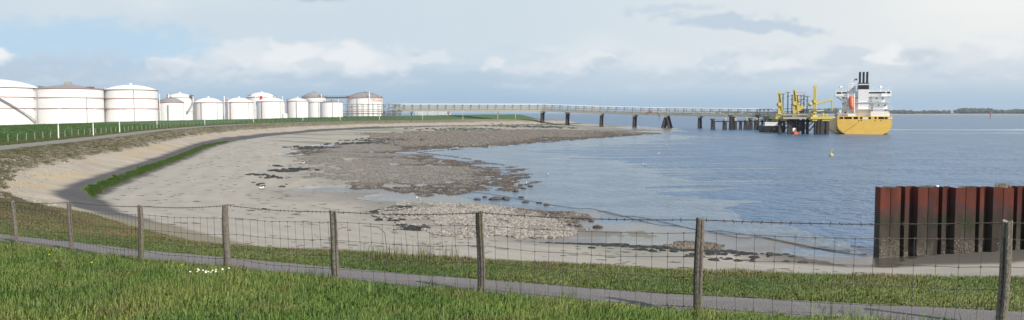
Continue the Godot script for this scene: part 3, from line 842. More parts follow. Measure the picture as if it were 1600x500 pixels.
# ---------------------------------------------------------------- the wire fence
func build_fence() -> void:
	var fence := thing("wire_fence", "wire mesh fence on weathered wooden posts with barbed top strand beside the path", "fence")
	# x, d, height, lean x, radius
	var P := [[13.2, 7.0, 1.28, 0.02, 0.06], [9.2, 7.9, 1.26, 0.02, 0.06], [5.62, 9.05, 1.27, 0.055, 0.062], [2.41, 10.16, 1.25, -0.005, 0.062], [-0.47, 12.1, 1.28, -0.02, 0.062], [-2.94, 13.3, 1.25, -0.085, 0.062], [-5.52, 15.3, 1.32, -0.01, 0.062], [-8.0, 17.0, 1.26, 0.02, 0.06], [-11.25, 20.2, 1.29, -0.04, 0.06], [-14.4, 23.0, 1.24, -0.10, 0.06], [-17.6, 26.0, 1.24, 0.0, 0.06], [-21.0, 29.5, 1.24, 0.0, 0.06]]
	var tops := []
	var feet := []
	for q in P:
		var b := on_ground(q[0], q[1])
		var mb := MB.new()
		var lean := Vector3(q[3], 0, 0.01)
		var g := rng.randf_range(0.85, 1.1)
		var sides := 16
		var rows := []
		for k in 9:
			var f := k / 8.0
			var row := []
			for j in sides:
				var a := TAU * j / sides
				var r: float = q[4] * (1.0 - 0.1 * f) * (1.0 + 0.2 * fn2.get_noise_3d(cos(a) * 25.0 + q[0] * 50.0, f * 30.0, sin(a) * 25.0) - 0.2 * maxf(0.0, fn.get_noise_2d(j * 31.0 + q[0] * 90.0, f * 14.0)))
				if k == 8: r *= 0.93
				row.append(Vector3(cos(a) * r + 0.012 * sin(f * 5.0 + q[0]), lerpf(-0.3, q[2], f) + (0.014 * sin(a * 2.0 + q[0]) if k == 8 else 0.0), sin(a) * r) + lean * f)
			rows.append(row)
		for k in 8:
			for j in sides:
				var l := (j + 1) % sides
				var moss := smoothstep(0.05, 0.4, fn2.get_noise_3d(j * 9.0, k * 6.0, q[0] * 30.0))
				mb.col = mixc(Color(0.215, 0.19, 0.17) * g, Color(0.16, 0.175, 0.085), moss * 0.8)
				mb.col = mixc(mb.col, Color(0.05, 0.042, 0.036), smoothstep(0.05, 0.35, fn.get_noise_2d(j * 31.0 + q[0] * 90.0, k * 1.7)))
				var cen := Vector3(0, lerpf(-0.3, q[2], (k + 0.5) / 8.0), 0) + lean * ((k + 0.5) / 8.0)
				mb.quad(rows[k][j], rows[k][l], rows[k + 1][l], rows[k + 1][j], rows[k][j] + rows[k + 1][l] - cen * 2.0)
		mb.col = Color(0.27, 0.25, 0.22) * g
		var top := Vector3(0.012 * sin(5.0 + q[0]), q[2] - 0.012, 0) + lean
		for j in sides: mb.flat(top, rows[8][j], rows[8][(j + 1) % sides], Vector3.UP)
		var o := obj("fence_post", mb, M.wood, fence)
		o.position = b
		feet.append(b)
		tops.append(b + lean + Vector3.UP * q[2])
	# wires run on the path side of the posts
	var heights := [1.05, 0.73, 0.47, 0.25, 0.07]
	var strands := [[], [], [], [], []]
	var barbed := []
	var verts := []
	for k in P.size() - 1:
		var a: Vector3 = feet[k]; var b: Vector3 = feet[k + 1]
		var off := Vector3(b.z - a.z, 0, a.x - b.x).normalized() * 0.07
		if off.z > 0.0: off = -off
		var ta: Vector3 = tops[k]; var tb: Vector3 = tops[k + 1]
		var steps := int(a.distance_to(b) / 0.22)
		for s in steps:
			var f := s / float(steps)
			var base := a.lerp(b, f)
			var lean := (ta - a).lerp(tb - b, f) / 1.26
			barbed.append(ta.lerp(tb, f) + off + Vector3(0, -0.03 - 0.035 * sin(PI * f), 0))
			var wob := fn.get_noise_2d(base.x * 20.0, 3.0)
			var col := []
			for r in 5:
				var h: float = heights[r] - 0.03 * sin(PI * f) + 0.03 * fn2.get_noise_2d(base.x * 30.0, r * 50.0) * (1.0 if r else 0.6)
				var p := Vector3(base.x, height(base.x, -base.z), base.z) + lean * h + Vector3(0, h - lean.y * h, 0) + off + Vector3(0.05 * wob * h, 0, 0.07 * wob * h)
				strands[r].append(p)
				col.append(p)
			if s > 0: verts.append(col)
	for r in 5:
		var mb := MB.new()
		mb.tube(strands[r], 0.0036, 5)
		obj("line_wire", mb, M.wire, fence)
	for c in verts:
		var mb := MB.new()
		mb.tube(c, 0.0028, 4)
		for p in c: mb.box(p, Vector3(0.014, 0.02, 0.014))
		obj("stay_wire", mb, M.wire, fence)
	var bm := MB.new()
	bm.tube(barbed, 0.0062, 5)
	var bw := obj("barbed_wire", bm, M.rusty_wire, fence)
	var bb := MB.new()
	for k in barbed.size() - 1:
		for h in 2:
			var p: Vector3 = barbed[k].lerp(barbed[k + 1], h * 0.5 + 0.2)
			for s in 2:
				var t := rng.randf() * TAU
				var v := Vector3(0.35 * cos(t), sin(t), cos(t)) * 0.028
				bb.rod(p - v, p + v, 0.0035, 3)
	var bo := obj("barbs", bb, M.rusty_wire, bw)
	bo.set_meta("kind", "stuff")
	# a broken stay wire bent over beside a post
	var br := MB.new()
	var q0 := on_ground(-2.05, 12.75)
	br.tube([q0 + Vector3(-0.35, 1.02, 0), q0 + Vector3(-0.1, 1.0, 0), q0 + Vector3(0.0, 0.9, 0), q0 + Vector3(0.03, 0.6, 0), q0 + Vector3(0.02, 0.35, 0)], 0.005, 5)
	obj("bent_wire", br, M.rusty_wire, fence)

# ---------------------------------------------------------------- stones, weed, rope on the tidal flat
func stone_mesh(seed_: int, fl := 0.6) -> ArrayMesh:
	var nz := FastNoiseLite.new()
	nz.seed = seed_; nz.frequency = 0.02
	var grid := []
	var su := 6; var sv := 4
	for j in sv + 1:
		for k in su:
			var a := PI * j / sv; var b := TAU * (k + 0.5 * (j % 2)) / su
			var dir := Vector3(sin(a) * cos(b), cos(a), sin(a) * sin(b))
			grid.append(dir * Vector3(1, fl, 0.85) * (1.0 + 0.7 * nz.get_noise_3dv(dir * 70.0)))
	var mb := MB.new()
	for j in sv:
		for k in su:
			var l := (k + 1) % su
			var p: Vector3 = grid[j * su + k]; var q: Vector3 = grid[j * su + l]; var r: Vector3 = grid[(j + 1) * su + l]; var s: Vector3 = grid[(j + 1) * su + k]
			if j > 0: mb.flat(p, q, r, p + q + r)
			if j < sv - 1: mb.flat(p, r, s, p + r + s)
	return mb.mesh()

func bed(called: String, label: String, poly: Array, tries: int, size: float, tone: Color, gap: float, ragged := 3.0) -> void:
	var pl := PackedVector2Array(poly)
	var box := Rect2(pl[0], Vector2.ZERO)
	for p in pl: box = box.expand(p)
	box = box.grow(ragged)
	var l := [[], []]; var c := [[], []]
	for k in tries:
		var p := Vector2(rng.randf_range(box.position.x, box.end.x), rng.randf_range(box.position.y, box.end.y))
		var q := p + Vector2(fn.get_noise_2d(p.x * 9.0, p.y * 6.0), fn.get_noise_2d(p.x * 9.0 + 500.0, p.y * 6.0)) * ragged
		if not Geometry2D.is_point_in_polygon(q, pl): continue
		var edge := 1e9
		for j in pl.size():
			edge = minf(edge, q.distance_to(Geometry2D.get_closest_point_to_segment(q, pl[j], pl[(j + 1) % pl.size()])))
		var clump := fn2.get_noise_2d(p.x * 14.0, p.y * 7.0)
		var h := height(p.x, p.y)
		if h < -0.05 and rng.randf() > 0.08: continue
		if size > 0.11 and size < 0.125 and clump < -0.28: continue
		if clump < gap + (0.35 * smoothstep(3.0, 0.0, edge) if gap > -0.4 else 0.0): continue
		var s := size * rng.randf_range(0.55, 1.35) * (1.0 + 0.3 * clump)
		var v := rng.randi() % 2
		l[v].append(Transform3D(Basis.from_euler(Vector3(rng.randf_range(-0.5, 0.5), rng.randf() * TAU, rng.randf_range(-0.5, 0.5))).scaled(Vector3.ONE * s), Vector3(p.x, h + s * 0.12, -p.y)))
		var g := rng.randf_range(0.45, 1.4)
		if rng.randf() < 0.06: s *= 1.7
		var weed := smoothstep(0.12, 0.0, h + 0.12 * clump + rng.randf_range(-0.05, 0.05))
		if size < 0.1 or size > 0.13: weed = maxf(weed, smoothstep(5.0, 1.0, edge + 5.0 * clump) * smoothstep(0.5, 0.1, h))
		c[v].append(mixc(tone * g, Color(0.06, 0.042, 0.03) * g, weed * 0.85))
	for v in 2:
		if l[v].size(): copies(called, stone_mesh(101 + v), M.rock, l[v], c[v], label + (" among larger flat ones" if v else ""), "stones")

func vv(a: Array) -> Array:
	return a.map(func(p): return Vector2(p[0], p[1]))

func build_flat() -> void:
	bed("stone_bed", "pale grey stones of the spit just below the fence", vv([[-9.6, 62.6], [-9.6, 67.9], [-4.4, 68.6], [0, 66.4], [5.6, 63], [5.6, 56.1], [4.4, 50.2], [0, 48.8], [-4, 48.9], [-7.2, 52], [-9.6, 56]]), 48000, 0.12, Color(0.25, 0.228, 0.198), -0.6, 1.2)
	bed("stone_bar", "brown stones of the thin bar near the rusty piling", vv([[5.4, 46.1], [7.7, 47.7], [10.8, 48.2], [15, 46.8], [16.8, 45.9], [10.8, 44.9], [5.2, 44.8]]), 4200, 0.08, Color(0.22, 0.185, 0.145), -0.15, 0.8)
	bed("oyster_bed", "grey brown shell bed spreading across the middle of the tidal flat", vv([[-47, 172.2], [-40.4, 206], [-24.8, 192.8], [-13.8, 170], [-8, 143.9], [-3.1, 126.9], [2.5, 108.3], [2.5, 92.7], [0.3, 83.1], [-4.0, 78], [-9.7, 77], [-16, 85.5], [-22.8, 89], [-26, 112.1], [-33, 122]]), 330000, 0.085, Color(0.17, 0.156, 0.138), -0.3, 4.0)
	bed("mussel_bed", "dark brown shell bank along the far edge of the bay", vv([[-51.7, 267.8], [-26.7, 325], [17.9, 355], [46, 335], [57.5, 304], [45, 283], [26, 247], [8, 211], [-4, 187], [-13.4, 171], [-17.5, 166], [-29.2, 185]]), 170000, 0.2, Color(0.155, 0.137, 0.115), -0.22, 6.0)
	# loose boulders at the edge of the shell bed, one by one
	var at := [[5.9, 54.6, 0.34], [4.6, 57.0, 0.2], [5.8, 58.3, 0.2], [1.2, 70.8, 0.34], [-0.5, 72.6, 0.3], [-1.6, 73.0, 0.55], [-0.6, 73.4, 0.5], [-3.2, 72.8, 0.28], [0.4, 80.2, 0.36], [1.2, 83.5, 0.3], [2.0, 86.0, 0.3], [-2.6, 74.8, 0.3], [2.4, 70.2, 0.22], [3.0, 68.6, 0.3], [0.9, 74.5, 0.26]]
	for k in at.size():
		var o := obj("boulder", stone_mesh(120 + k, 0.5), M.rock)
		o.position = Vector3(at[k][0], maxf(height(at[k][0], at[k][1]), 0.0) + 0.05, -at[k][1])
		o.scale = Vector3(1.3, 0.8, 1.0) * at[k][2]
		o.rotation.y = k * 1.3
		o.material_override = M.boulder
		tag(o, "dark weedy boulder lying in the shallows beside the shell bed", "boulder", "boulders in the shallows")
	# wrack: flat dark weed
	var wl := []; var wc := []
	var heaps := [[-29.0, 100.4, 1.5, 90], [-27.5, 103.4, 2.0, 50], [-27.5, 90.0, 2.2, 26], [-30.0, 94.0, 1.6, 34], [-25.8, 83.8, 1.6, 14], [-33, 111, 2.2, 14], [-8.2, 57.6, 1.5, 420], [-9.0, 60.2, 1.3, 380], [-8.6, 63.0, 0.9, 160], [-8.5, 54.8, 0.9, 80], [-6.5, 51.0, 1.2, 50], [-44, 178, 6.0, 160], [-38, 200, 7.0, 200], [-34, 220, 10.0, 200], [-20, 340, 22.0, 260], [10, 400, 24.0, 260], [4.5, 46.6, 2.2, 160], [12, 44.0, 4.0, 160], [7.5, 45.2, 2.2, 120]]
	for q in heaps:
		for k in int(q[3] * 2.2):
			var a := rng.randf() * TAU
			var r: float = q[2] * 1.5 * pow(rng.randf(), 1.1) * (1.0 + 0.6 * fn2.get_noise_2d(cos(a) * 40.0 + q[0], sin(a) * 40.0))
			var x: float = q[0] + cos(a) * r * 0.75; var d: float = q[1] + sin(a) * r * 0.8
			if d < 60.0 and d > 44.0 and x > 0.0: d = q[1] + sin(a) * r * 0.22
			if fn2.get_noise_2d(x * (110.0 if q[1] < 70.0 else 60.0), d * (90.0 if q[1] < 70.0 else 40.0)) < 0.06: continue
			var s: float = rng.randf_range(0.04, 0.2) * (1.0 + q[1] / 120.0) * (0.8 if q[1] < 62.0 else 1.0)
			wl.append(Transform3D(Basis.from_euler(Vector3(0, rng.randf() * TAU, 0)).scaled(Vector3(1.5, 0.9, 1.0) * s), Vector3(x, maxf(height(x, d), 0.0) + 0.02, -d)))
			var g := rng.randf_range(0.5, 1.2)
			wc.append(Color(0.02 * g, 0.018 * g, 0.016 * g) if q[1] < 300.0 else Color(0.05 * g, 0.058 * g, 0.03 * g))
	copies("seaweed", stone_mesh(140, 0.5), M.weed, wl, wc, "black seaweed lying in heaps on the tidal flat", "seaweed")
	# scraps scattered over the dry sand
	var sl := []; var sc := []
	for k in 3600:
		var d := 30.0 * pow(6.5, rng.randf())
		var x := rng.randf_range(-0.62 * d, minf(0.66 * d, 30.0))
		land(x, d)
		if ev_zone != 0 or ev_f < 0.4 or d > 220.0: continue
		if fn.get_noise_2d(x * 8.0, d * 8.0) < -0.05 and rng.randf() < 0.8: continue
		var s := rng.randf_range(0.035, 0.12) * (1.0 + d / 200.0)
		sl.append(Transform3D(Basis.from_euler(Vector3(0, rng.randf_range(-0.5, 0.5), 0)).scaled(Vector3(rng.randf_range(1.2, 3.2), 0.3, 0.9) * s), on_ground(x, d, 0.008)))
		var g := rng.randf_range(0.5, 1.5)
		sc.append(Color(0.07 * g, 0.055 * g, 0.04 * g))
	copies("beach_scraps", stone_mesh(141, 0.5), M.weed, sl, sc, "small dark scraps of weed scattered over the sand", "seaweed")
	# pale rubble at the head of the slope
	var rl := []; var rc := []
	for k in 1500:
		var d := rng.randf_range(46.0, 84.0)
		var x := rng.randf_range(-52.0, -20.0)
		land(x, d)
		if ev_zone != 1 or ev_t < 0.3 or ev_t > 0.72: continue
		var s := rng.randf_range(0.05, 0.16)
		rl.append(Transform3D(Basis.from_euler(Vector3(rng.randf(), rng.randf() * TAU, 0)).scaled(Vector3.ONE * s), on_ground(x, d)))
		var g := rng.randf_range(0.7, 1.2)
		rc.append(Color(0.29 * g, 0.265 * g, 0.22 * g))
	copies("slope_rubble", stone_mesh(142), M.rock, rl, rc, "pale broken stones strewn on the dike slope", "stones")
	# two mooring lines lying across the mud
	for q in [[[-4.0, 79.5], [6.0, 66.0], [9.0, 61.0], [13.5, 53.5], [19.5, 45.5]], [[7.0, 64.0], [11.0, 56.0], [15.0, 50.0], [20.0, 44.5]]]:
		var cv := Curve3D.new()
		for p in q: cv.add_point(Vector3(p[0], maxf(height(p[0], p[1]), 0.0) + 0.04, -p[1]), Vector3(-0.8, 0, 2.0), Vector3(0.8, 0, -2.0))
		var pts := []
		for k in 41:
			var p := cv.sample_baked(cv.get_baked_length() * k / 40.0)
			pts.append(Vector3(p.x, maxf(height(p.x, -p.z), 0.0) + 0.03, p.z))
		var mb := MB.new()
		mb.tube(pts, 0.017, 5)
		tag(obj("mooring_rope", mb, M.rope), "thin dark rope lying across the wet mud towards the piling", "rope", "ropes on the mud")
	# gulls
	var g0 := gull()
	var gs := [[1.6, 88.5], [-24, 76], [-8.5, 72.0], [4.6, 101], [28, 152], [38, 195], [-33, 210], [-31, 118], [20, 120]]
	for k in gs.size():
		var o: Node3D = g0 if k == 0 else dup(g0, Vector3.ZERO)
		o.position = Vector3(gs[k][0], maxf(height(gs[k][0], gs[k][1]), 0.0), -gs[k][1])
		o.rotation.y = k * 2.1

func gull() -> Node3D:
	var o := thing("gull", "white gull standing or floating at the water's edge", "bird", Vector3.ZERO, 0.0, "gulls on the tidal flat")
	var b := MB.new()
	b.lathe([Vector2(0, -0.26), Vector2(0.02, -0.2), Vector2(0.075, -0.08), Vector2(0.085, 0.03), Vector2(0.06, 0.13), Vector2(0.045, 0.16), Vector2(0, 0.2)], 10, Vector3(0, 0.16, 0), Basis.from_euler(Vector3(PI / 2 - 0.2, 0, 0)))
	b.tube([Vector3(0, 0.19, 0.12), Vector3(0, 0.27, 0.17), Vector3(0, 0.31, 0.19)], [0.045, 0.035, 0.04], 8)
	b.lump(Vector3(0, 0.32, 0.2), Vector3(0.042, 0.042, 0.05), fn2, 0.05, 8, 6)
	obj("body", b, M.feather, o)
	var w := MB.new()
	for s in [-1, 1]: w.lump(Vector3(s * 0.07, 0.19, -0.07), Vector3(0.022, 0.055, 0.2), fn2, 0.08, 8, 6)
	obj("wings", w, M.pipe, o)
	var k := MB.new()
	k.rod(Vector3(0, 0.315, 0.24), Vector3(0, 0.3, 0.3), 0.012, 5, 0.003)
	obj("beak", k, M.yellow, o)
	for s in [-1, 1]:
		var l := MB.new()
		l.rod(Vector3(s * 0.03, 0, 0), Vector3(s * 0.03, 0.12, 0), 0.006, 4)
		obj("leg", l, M.orange, o)
	return o

# ---------------------------------------------------------------- steel sheet piling
func build_piling() -> void:
	var o := thing("sheet_piling", "rusty steel sheet pile wall standing on the beach with algae and barnacles", "wall", Vector3(20.15, 0, -43.6), 0.0)
	var top := 3.92
	var shapes := [
		[Vector2(0.0, -0.36), Vector2(0.03, 0.2), Vector2(0.57, 0.2)],
		[Vector2(0.605, 0.2), Vector2(1.15, 0.2), Vector2(1.18, -0.36)],
		[Vector2(1.18, -0.37), Vector2(1.46, -0.37), Vector2(1.48, 0.0), Vector2(1.72, 0.0), Vector2(1.74, -0.37), Vector2(2.06, -0.37)]]
	for k in 36:
		var x := 2.06 * (k / 3)
		var prof: Array = shapes[k % 3].map(func(p): return p + Vector2(x, 0))
		var mid: float = (prof[0].x + prof[-1].x) * 0.5
		var mb := MB.new()
		var rows := 34
		var drop := 0.06 * fn2.get_noise_2d(k * 50.0, 7.0)
		for s in prof.size() - 1:
			var n := 5 if absf(prof[s].x - prof[s + 1].x) > 0.2 else 1
			for c in n:
				var a: Vector2 = prof[s].lerp(prof[s + 1], c / float(n)); var b: Vector2 = prof[s].lerp(prof[s + 1], (c + 1) / float(n))
				for r in rows:
					var y0 := lerpf(-0.8, top + drop, r / float(rows)); var y1 := lerpf(-0.8, top + drop, (r + 1) / float(rows))
					var w := 0.6 * fn.get_noise_2d(a.x * 30.0, y0 * 16.0) + 0.4 * fn2.get_noise_2d(a.x * 70.0, y0 * 40.0)
					var col := mixc(Color(0.10, 0.022, 0.016), Color(0.16, 0.042, 0.024), 0.5 + w)
					col = mixc(col, Color(0.085, 0.038, 0.038), smoothstep(3.1, 2.6, y0 + w))
					col = mixc(col, Color(0.036, 0.042, 0.022), smoothstep(2.7, 2.2, y0 + 0.8 * w) * smoothstep(-0.45, 0.2, w))
					col = mixc(col, Color(0.065, 0.052, 0.04), smoothstep(2.0, 1.5, y0 + 1.0 * w))
					col = mixc(col, Color(0.16, 0.145, 0.12), smoothstep(1.3, 0.6, y0 + 1.2 * w) * smoothstep(-0.1, 0.3, w + 0.3 * fn2.get_noise_2d(a.x * 160.0, y0 * 160.0)))
					mb.col = col * 0.98 * (1.0 + 0.45 * fn2.get_noise_2d(k * 37.0, 91.0)) * (1.0 + 0.35 * fn.get_noise_2d(a.x * 90.0, y0 * 9.0))
					var out := Vector3(0, 0, 1)
					if n == 1: out = Vector3(signf((a.x + b.x) * 0.5 - (x + 1.6 if k % 3 == 2 else mid)), 0, 0.01)
					if n == 1 and k % 3 == 0: out = Vector3(-1, 0, 0)
					if n == 1 and k % 3 == 1: out = Vector3(1, 0, 0)
					mb.quad(Vector3(a.x, y0, a.y), Vector3(b.x, y0, b.y), Vector3(b.x, y1, b.y), Vector3(a.x, y1, a.y), out)
		# thickness: the back sheet and the top edge
		mb.col = Color(0.075, 0.024, 0.018)
		for s in prof.size() - 1:
			var a: Vector2 = prof[s]; var b: Vector2 = prof[s + 1]
			var t := 0.03
			mb.quad(Vector3(a.x, top + drop, a.y), Vector3(b.x, top + drop, b.y), Vector3(b.x, top + drop, b.y - t), Vector3(a.x, top + drop, a.y - t), Vector3.UP)
			mb.quad(Vector3(a.x, -0.8, a.y - t), Vector3(b.x, -0.8, b.y - t), Vector3(b.x, top + drop, b.y - t), Vector3(a.x, top + drop, a.y - t), Vector3(0, 0, -1))
		var p := obj("sheet_pile", mb, M.rust, o)
		if k % 3 == 0:   # the clutch in which two piles grip one another
			var cl := MB.new()
			cl.col = Color(0.03, 0.014, 0.013)
			cl.box(Vector3(x + 0.5875, (top - 0.8) * 0.5 - 0.02, 0.1), Vector3(0.12, top + 0.76, 0.1))
			obj("clutch", cl, M.rust, p)
	# barnacles on the lower part
	var bl := []; var bc := []
	for j in 6000:
		var bx := rng.randf_range(0.0, 13.0)
		var y := 1.15 * pow(rng.randf(), 1.6)
		var s := rng.randf_range(0.012, 0.036)
		var m := fmod(bx, 2.06)
		var zz := 0.2 if m < 1.16 else 0.0
		if m < 0.04 or m > 1.14 and m < 1.49 or m > 1.71: continue
		if fn2.get_noise_2d(bx * 20.0, y * 14.0) < -0.35 + 0.5 * y: continue
		bl.append(Transform3D(Basis.from_euler(Vector3(rng.randf(), rng.randf() * 6.0, 0)).scaled(Vector3.ONE * s), Vector3(bx, y, zz + 0.01)))
		var g := rng.randf_range(0.6, 1.2)
		bc.append(Color(0.2 * g, 0.185 * g, 0.145 * g))
	copies("barnacles", stone_mesh(150, 0.8), M.rock, bl, bc, "pale crust of barnacles low on the piling", "", o)
	# tufts growing on the capping
	for q in [[0.6, 0.10, Color(0.10, 0.13, 0.05), "small green tuft growing on the end pile"], [2.6, 0.16, Color(0.12, 0.15, 0.06), "green tuft on the piling beside a white scrap"], [4.75, 0.12, Color(0.09, 0.12, 0.05), "low green tuft on top of the piling"], [6.75, 0.34, Color(0.30, 0.23, 0.13), "large dry straw coloured tuft on top of the piling"]]:
		var t := obj("piling_plant", blades(320, q[1], 0.45, 0.006, 0.6, 80 + int(q[0])), mat(q[2].linear_to_srgb(), 0.8))
		t.scale = Vector3(1, 1, 0.3)
		t.position = Vector3(20.15 + q[0], top, -43.6 + 0.12)
		tag(t, q[3], "plant", "plants on the piling")
	var mb2 := MB.new()
	mb2.lump(Vector3.ZERO, Vector3(0.09, 0.06, 0.07), fn2, 0.5)
	var sc := obj("white_scrap", mb2, M.white)
	sc.position = Vector3(23.3, top + 0.05, -43.45)
	tag(sc, "small white scrap of litter on top of the piling", "litter")
# ---------------------------------------------------------------- storage tanks
func tank(x: float, d: float, r: float, rim: float, apex: float, roof_mat: Material, label: String, opt := {}) -> Node3D:
	var base := 2.95
	var o := thing("storage_tank", label, "tank", Vector3(x, base, -d), 0.0, "tanks of the tank farm")
	var H := rim - base
	var face := atan2(-x, d)     # the side that looks at the dike
	var shell := MB.new()
	shell.lathe([Vector2(r + 0.15, 0), Vector2(r + 0.15, 0.12), Vector2(r, 0.12), Vector2(r, H)], 64)
	obj("shell", shell, opt.get("shell", M.white), o)
	var roof := MB.new()
	var prof := []
	var rise := apex - rim
	for k in 9:
		var f := k / 8.0
		prof.append(Vector2((r + 0.12) * cos(f * PI / 2) if opt.get("dome", true) else (r + 0.12) * (1.0 - f), H + 0.02 + rise * (sin(f * PI / 2) if opt.get("dome", true) else f)))
	if opt.get("dome", true):
		prof = []
		var rad := ((r + 0.12) * (r + 0.12) + rise * rise) / (2.0 * rise)
		var a0 := asin(clampf((r + 0.12) / rad, 0.0, 1.0))
		for k in 11:
			var a := a0 * (1.0 - k / 10.0)
			prof.append(Vector2(rad * sin(a), H + 0.02 + rise - rad * (1.0 - cos(a))))
	roof.lathe(prof, 64)
	var rf := obj("roof", roof, roof_mat, o)
	var vent := MB.new()
	vent.lathe([Vector2(0.35, H + rise - 0.1), Vector2(0.35, H + rise + 0.35), Vector2(0.6, H + rise + 0.38), Vector2(0.0, H + rise + 0.7)], 12)
	obj("vent", vent, roof_mat, rf)
	var seam := MB.new()
	seam.ring(Vector3(0, H, 0), r + 0.13, 0.11, 56, 5)
	obj("rim_ring", seam, M.lining, o)
	for f in opt.get("girders", []):
		var g := MB.new()
		g.lathe([Vector2(r, H * f), Vector2(r + 0.22, H * f), Vector2(r + 0.22, H * f + 0.1), Vector2(r, H * f + 0.1)], 56)
		obj("wind_girder", g, opt.get("girder_mat", M.white), o)
	if opt.get("rail", true):
		var rl := MB.new()
		rl.ring(Vector3(0, H + 1.05, 0), r + 0.1, 0.045, 48, 4)
		rl.ring(Vector3(0, H + 0.55, 0), r + 0.1, 0.03, 48, 4)
		for k in 30:
			var a := TAU * k / 30.0
			rl.rod(Vector3(cos(a) * (r + 0.1), H, sin(a) * (r + 0.1)), Vector3(cos(a) * (r + 0.1), H + 1.05, sin(a) * (r + 0.1)), 0.035, 4)
		obj("handrail", rl, opt.get("rail_mat", M.pipe), o)
	for s in opt.get("stairs", []):   # [angle low, angle high, height low, height high]
		var st := MB.new()
		var n := 28
		var lo := []; var hi := []
		for k in n + 1:
			var f := k / float(n)
			var a: float = face + lerpf(s[0], s[1], f)
			var y: float = lerpf(s[2], s[3], f) - base
			var dir := Vector3(sin(a), 0, cos(a))
			lo.append(dir * (r + 0.95) + Vector3(0, y, 0)); hi.append(dir * (r + 0.95) + Vector3(0, y + 1.0, 0))
			st.box(dir * (r + 0.5) + Vector3(0, y, 0), Vector3(0.5, 0.06, 0.9), Basis.from_euler(Vector3(0, a, 0)))
			if k % 4 == 0: st.rod(lo[k], hi[k], 0.035, 4)
		st.tube(lo, 0.11, 4); st.tube(hi, 0.05, 4)
		obj("stair", st, M.pipe, o)
	for q in opt.get("pipes", []):    # [angle, top above rim]
		var pp := MB.new()
		var dir := Vector3(sin(face + q[0]), 0, cos(face + q[0]))
		pp.tube([dir * (r + 0.28) + Vector3(0, 0.4, 0), dir * (r + 0.28) + Vector3(0, H + q[1], 0)], q[2] if q.size() > 2 else 0.09, 6)
		obj("pipe", pp, q[3] if q.size() > 3 else M.pipe, o)
	for q in opt.get("gear", []):     # [x, z, size, material] small machinery on the roof edge
		var gb := MB.new()
		gb.box(Vector3(q[0], H + q[2].y * 0.5 + 0.1, q[1]), q[2])
		gb.rod(Vector3(q[0], H, q[1]), Vector3(q[0], H + q[2].y * 1.8, q[1]), 0.06, 5)
		obj("roof_fitting", gb, q[3], o)
	return o

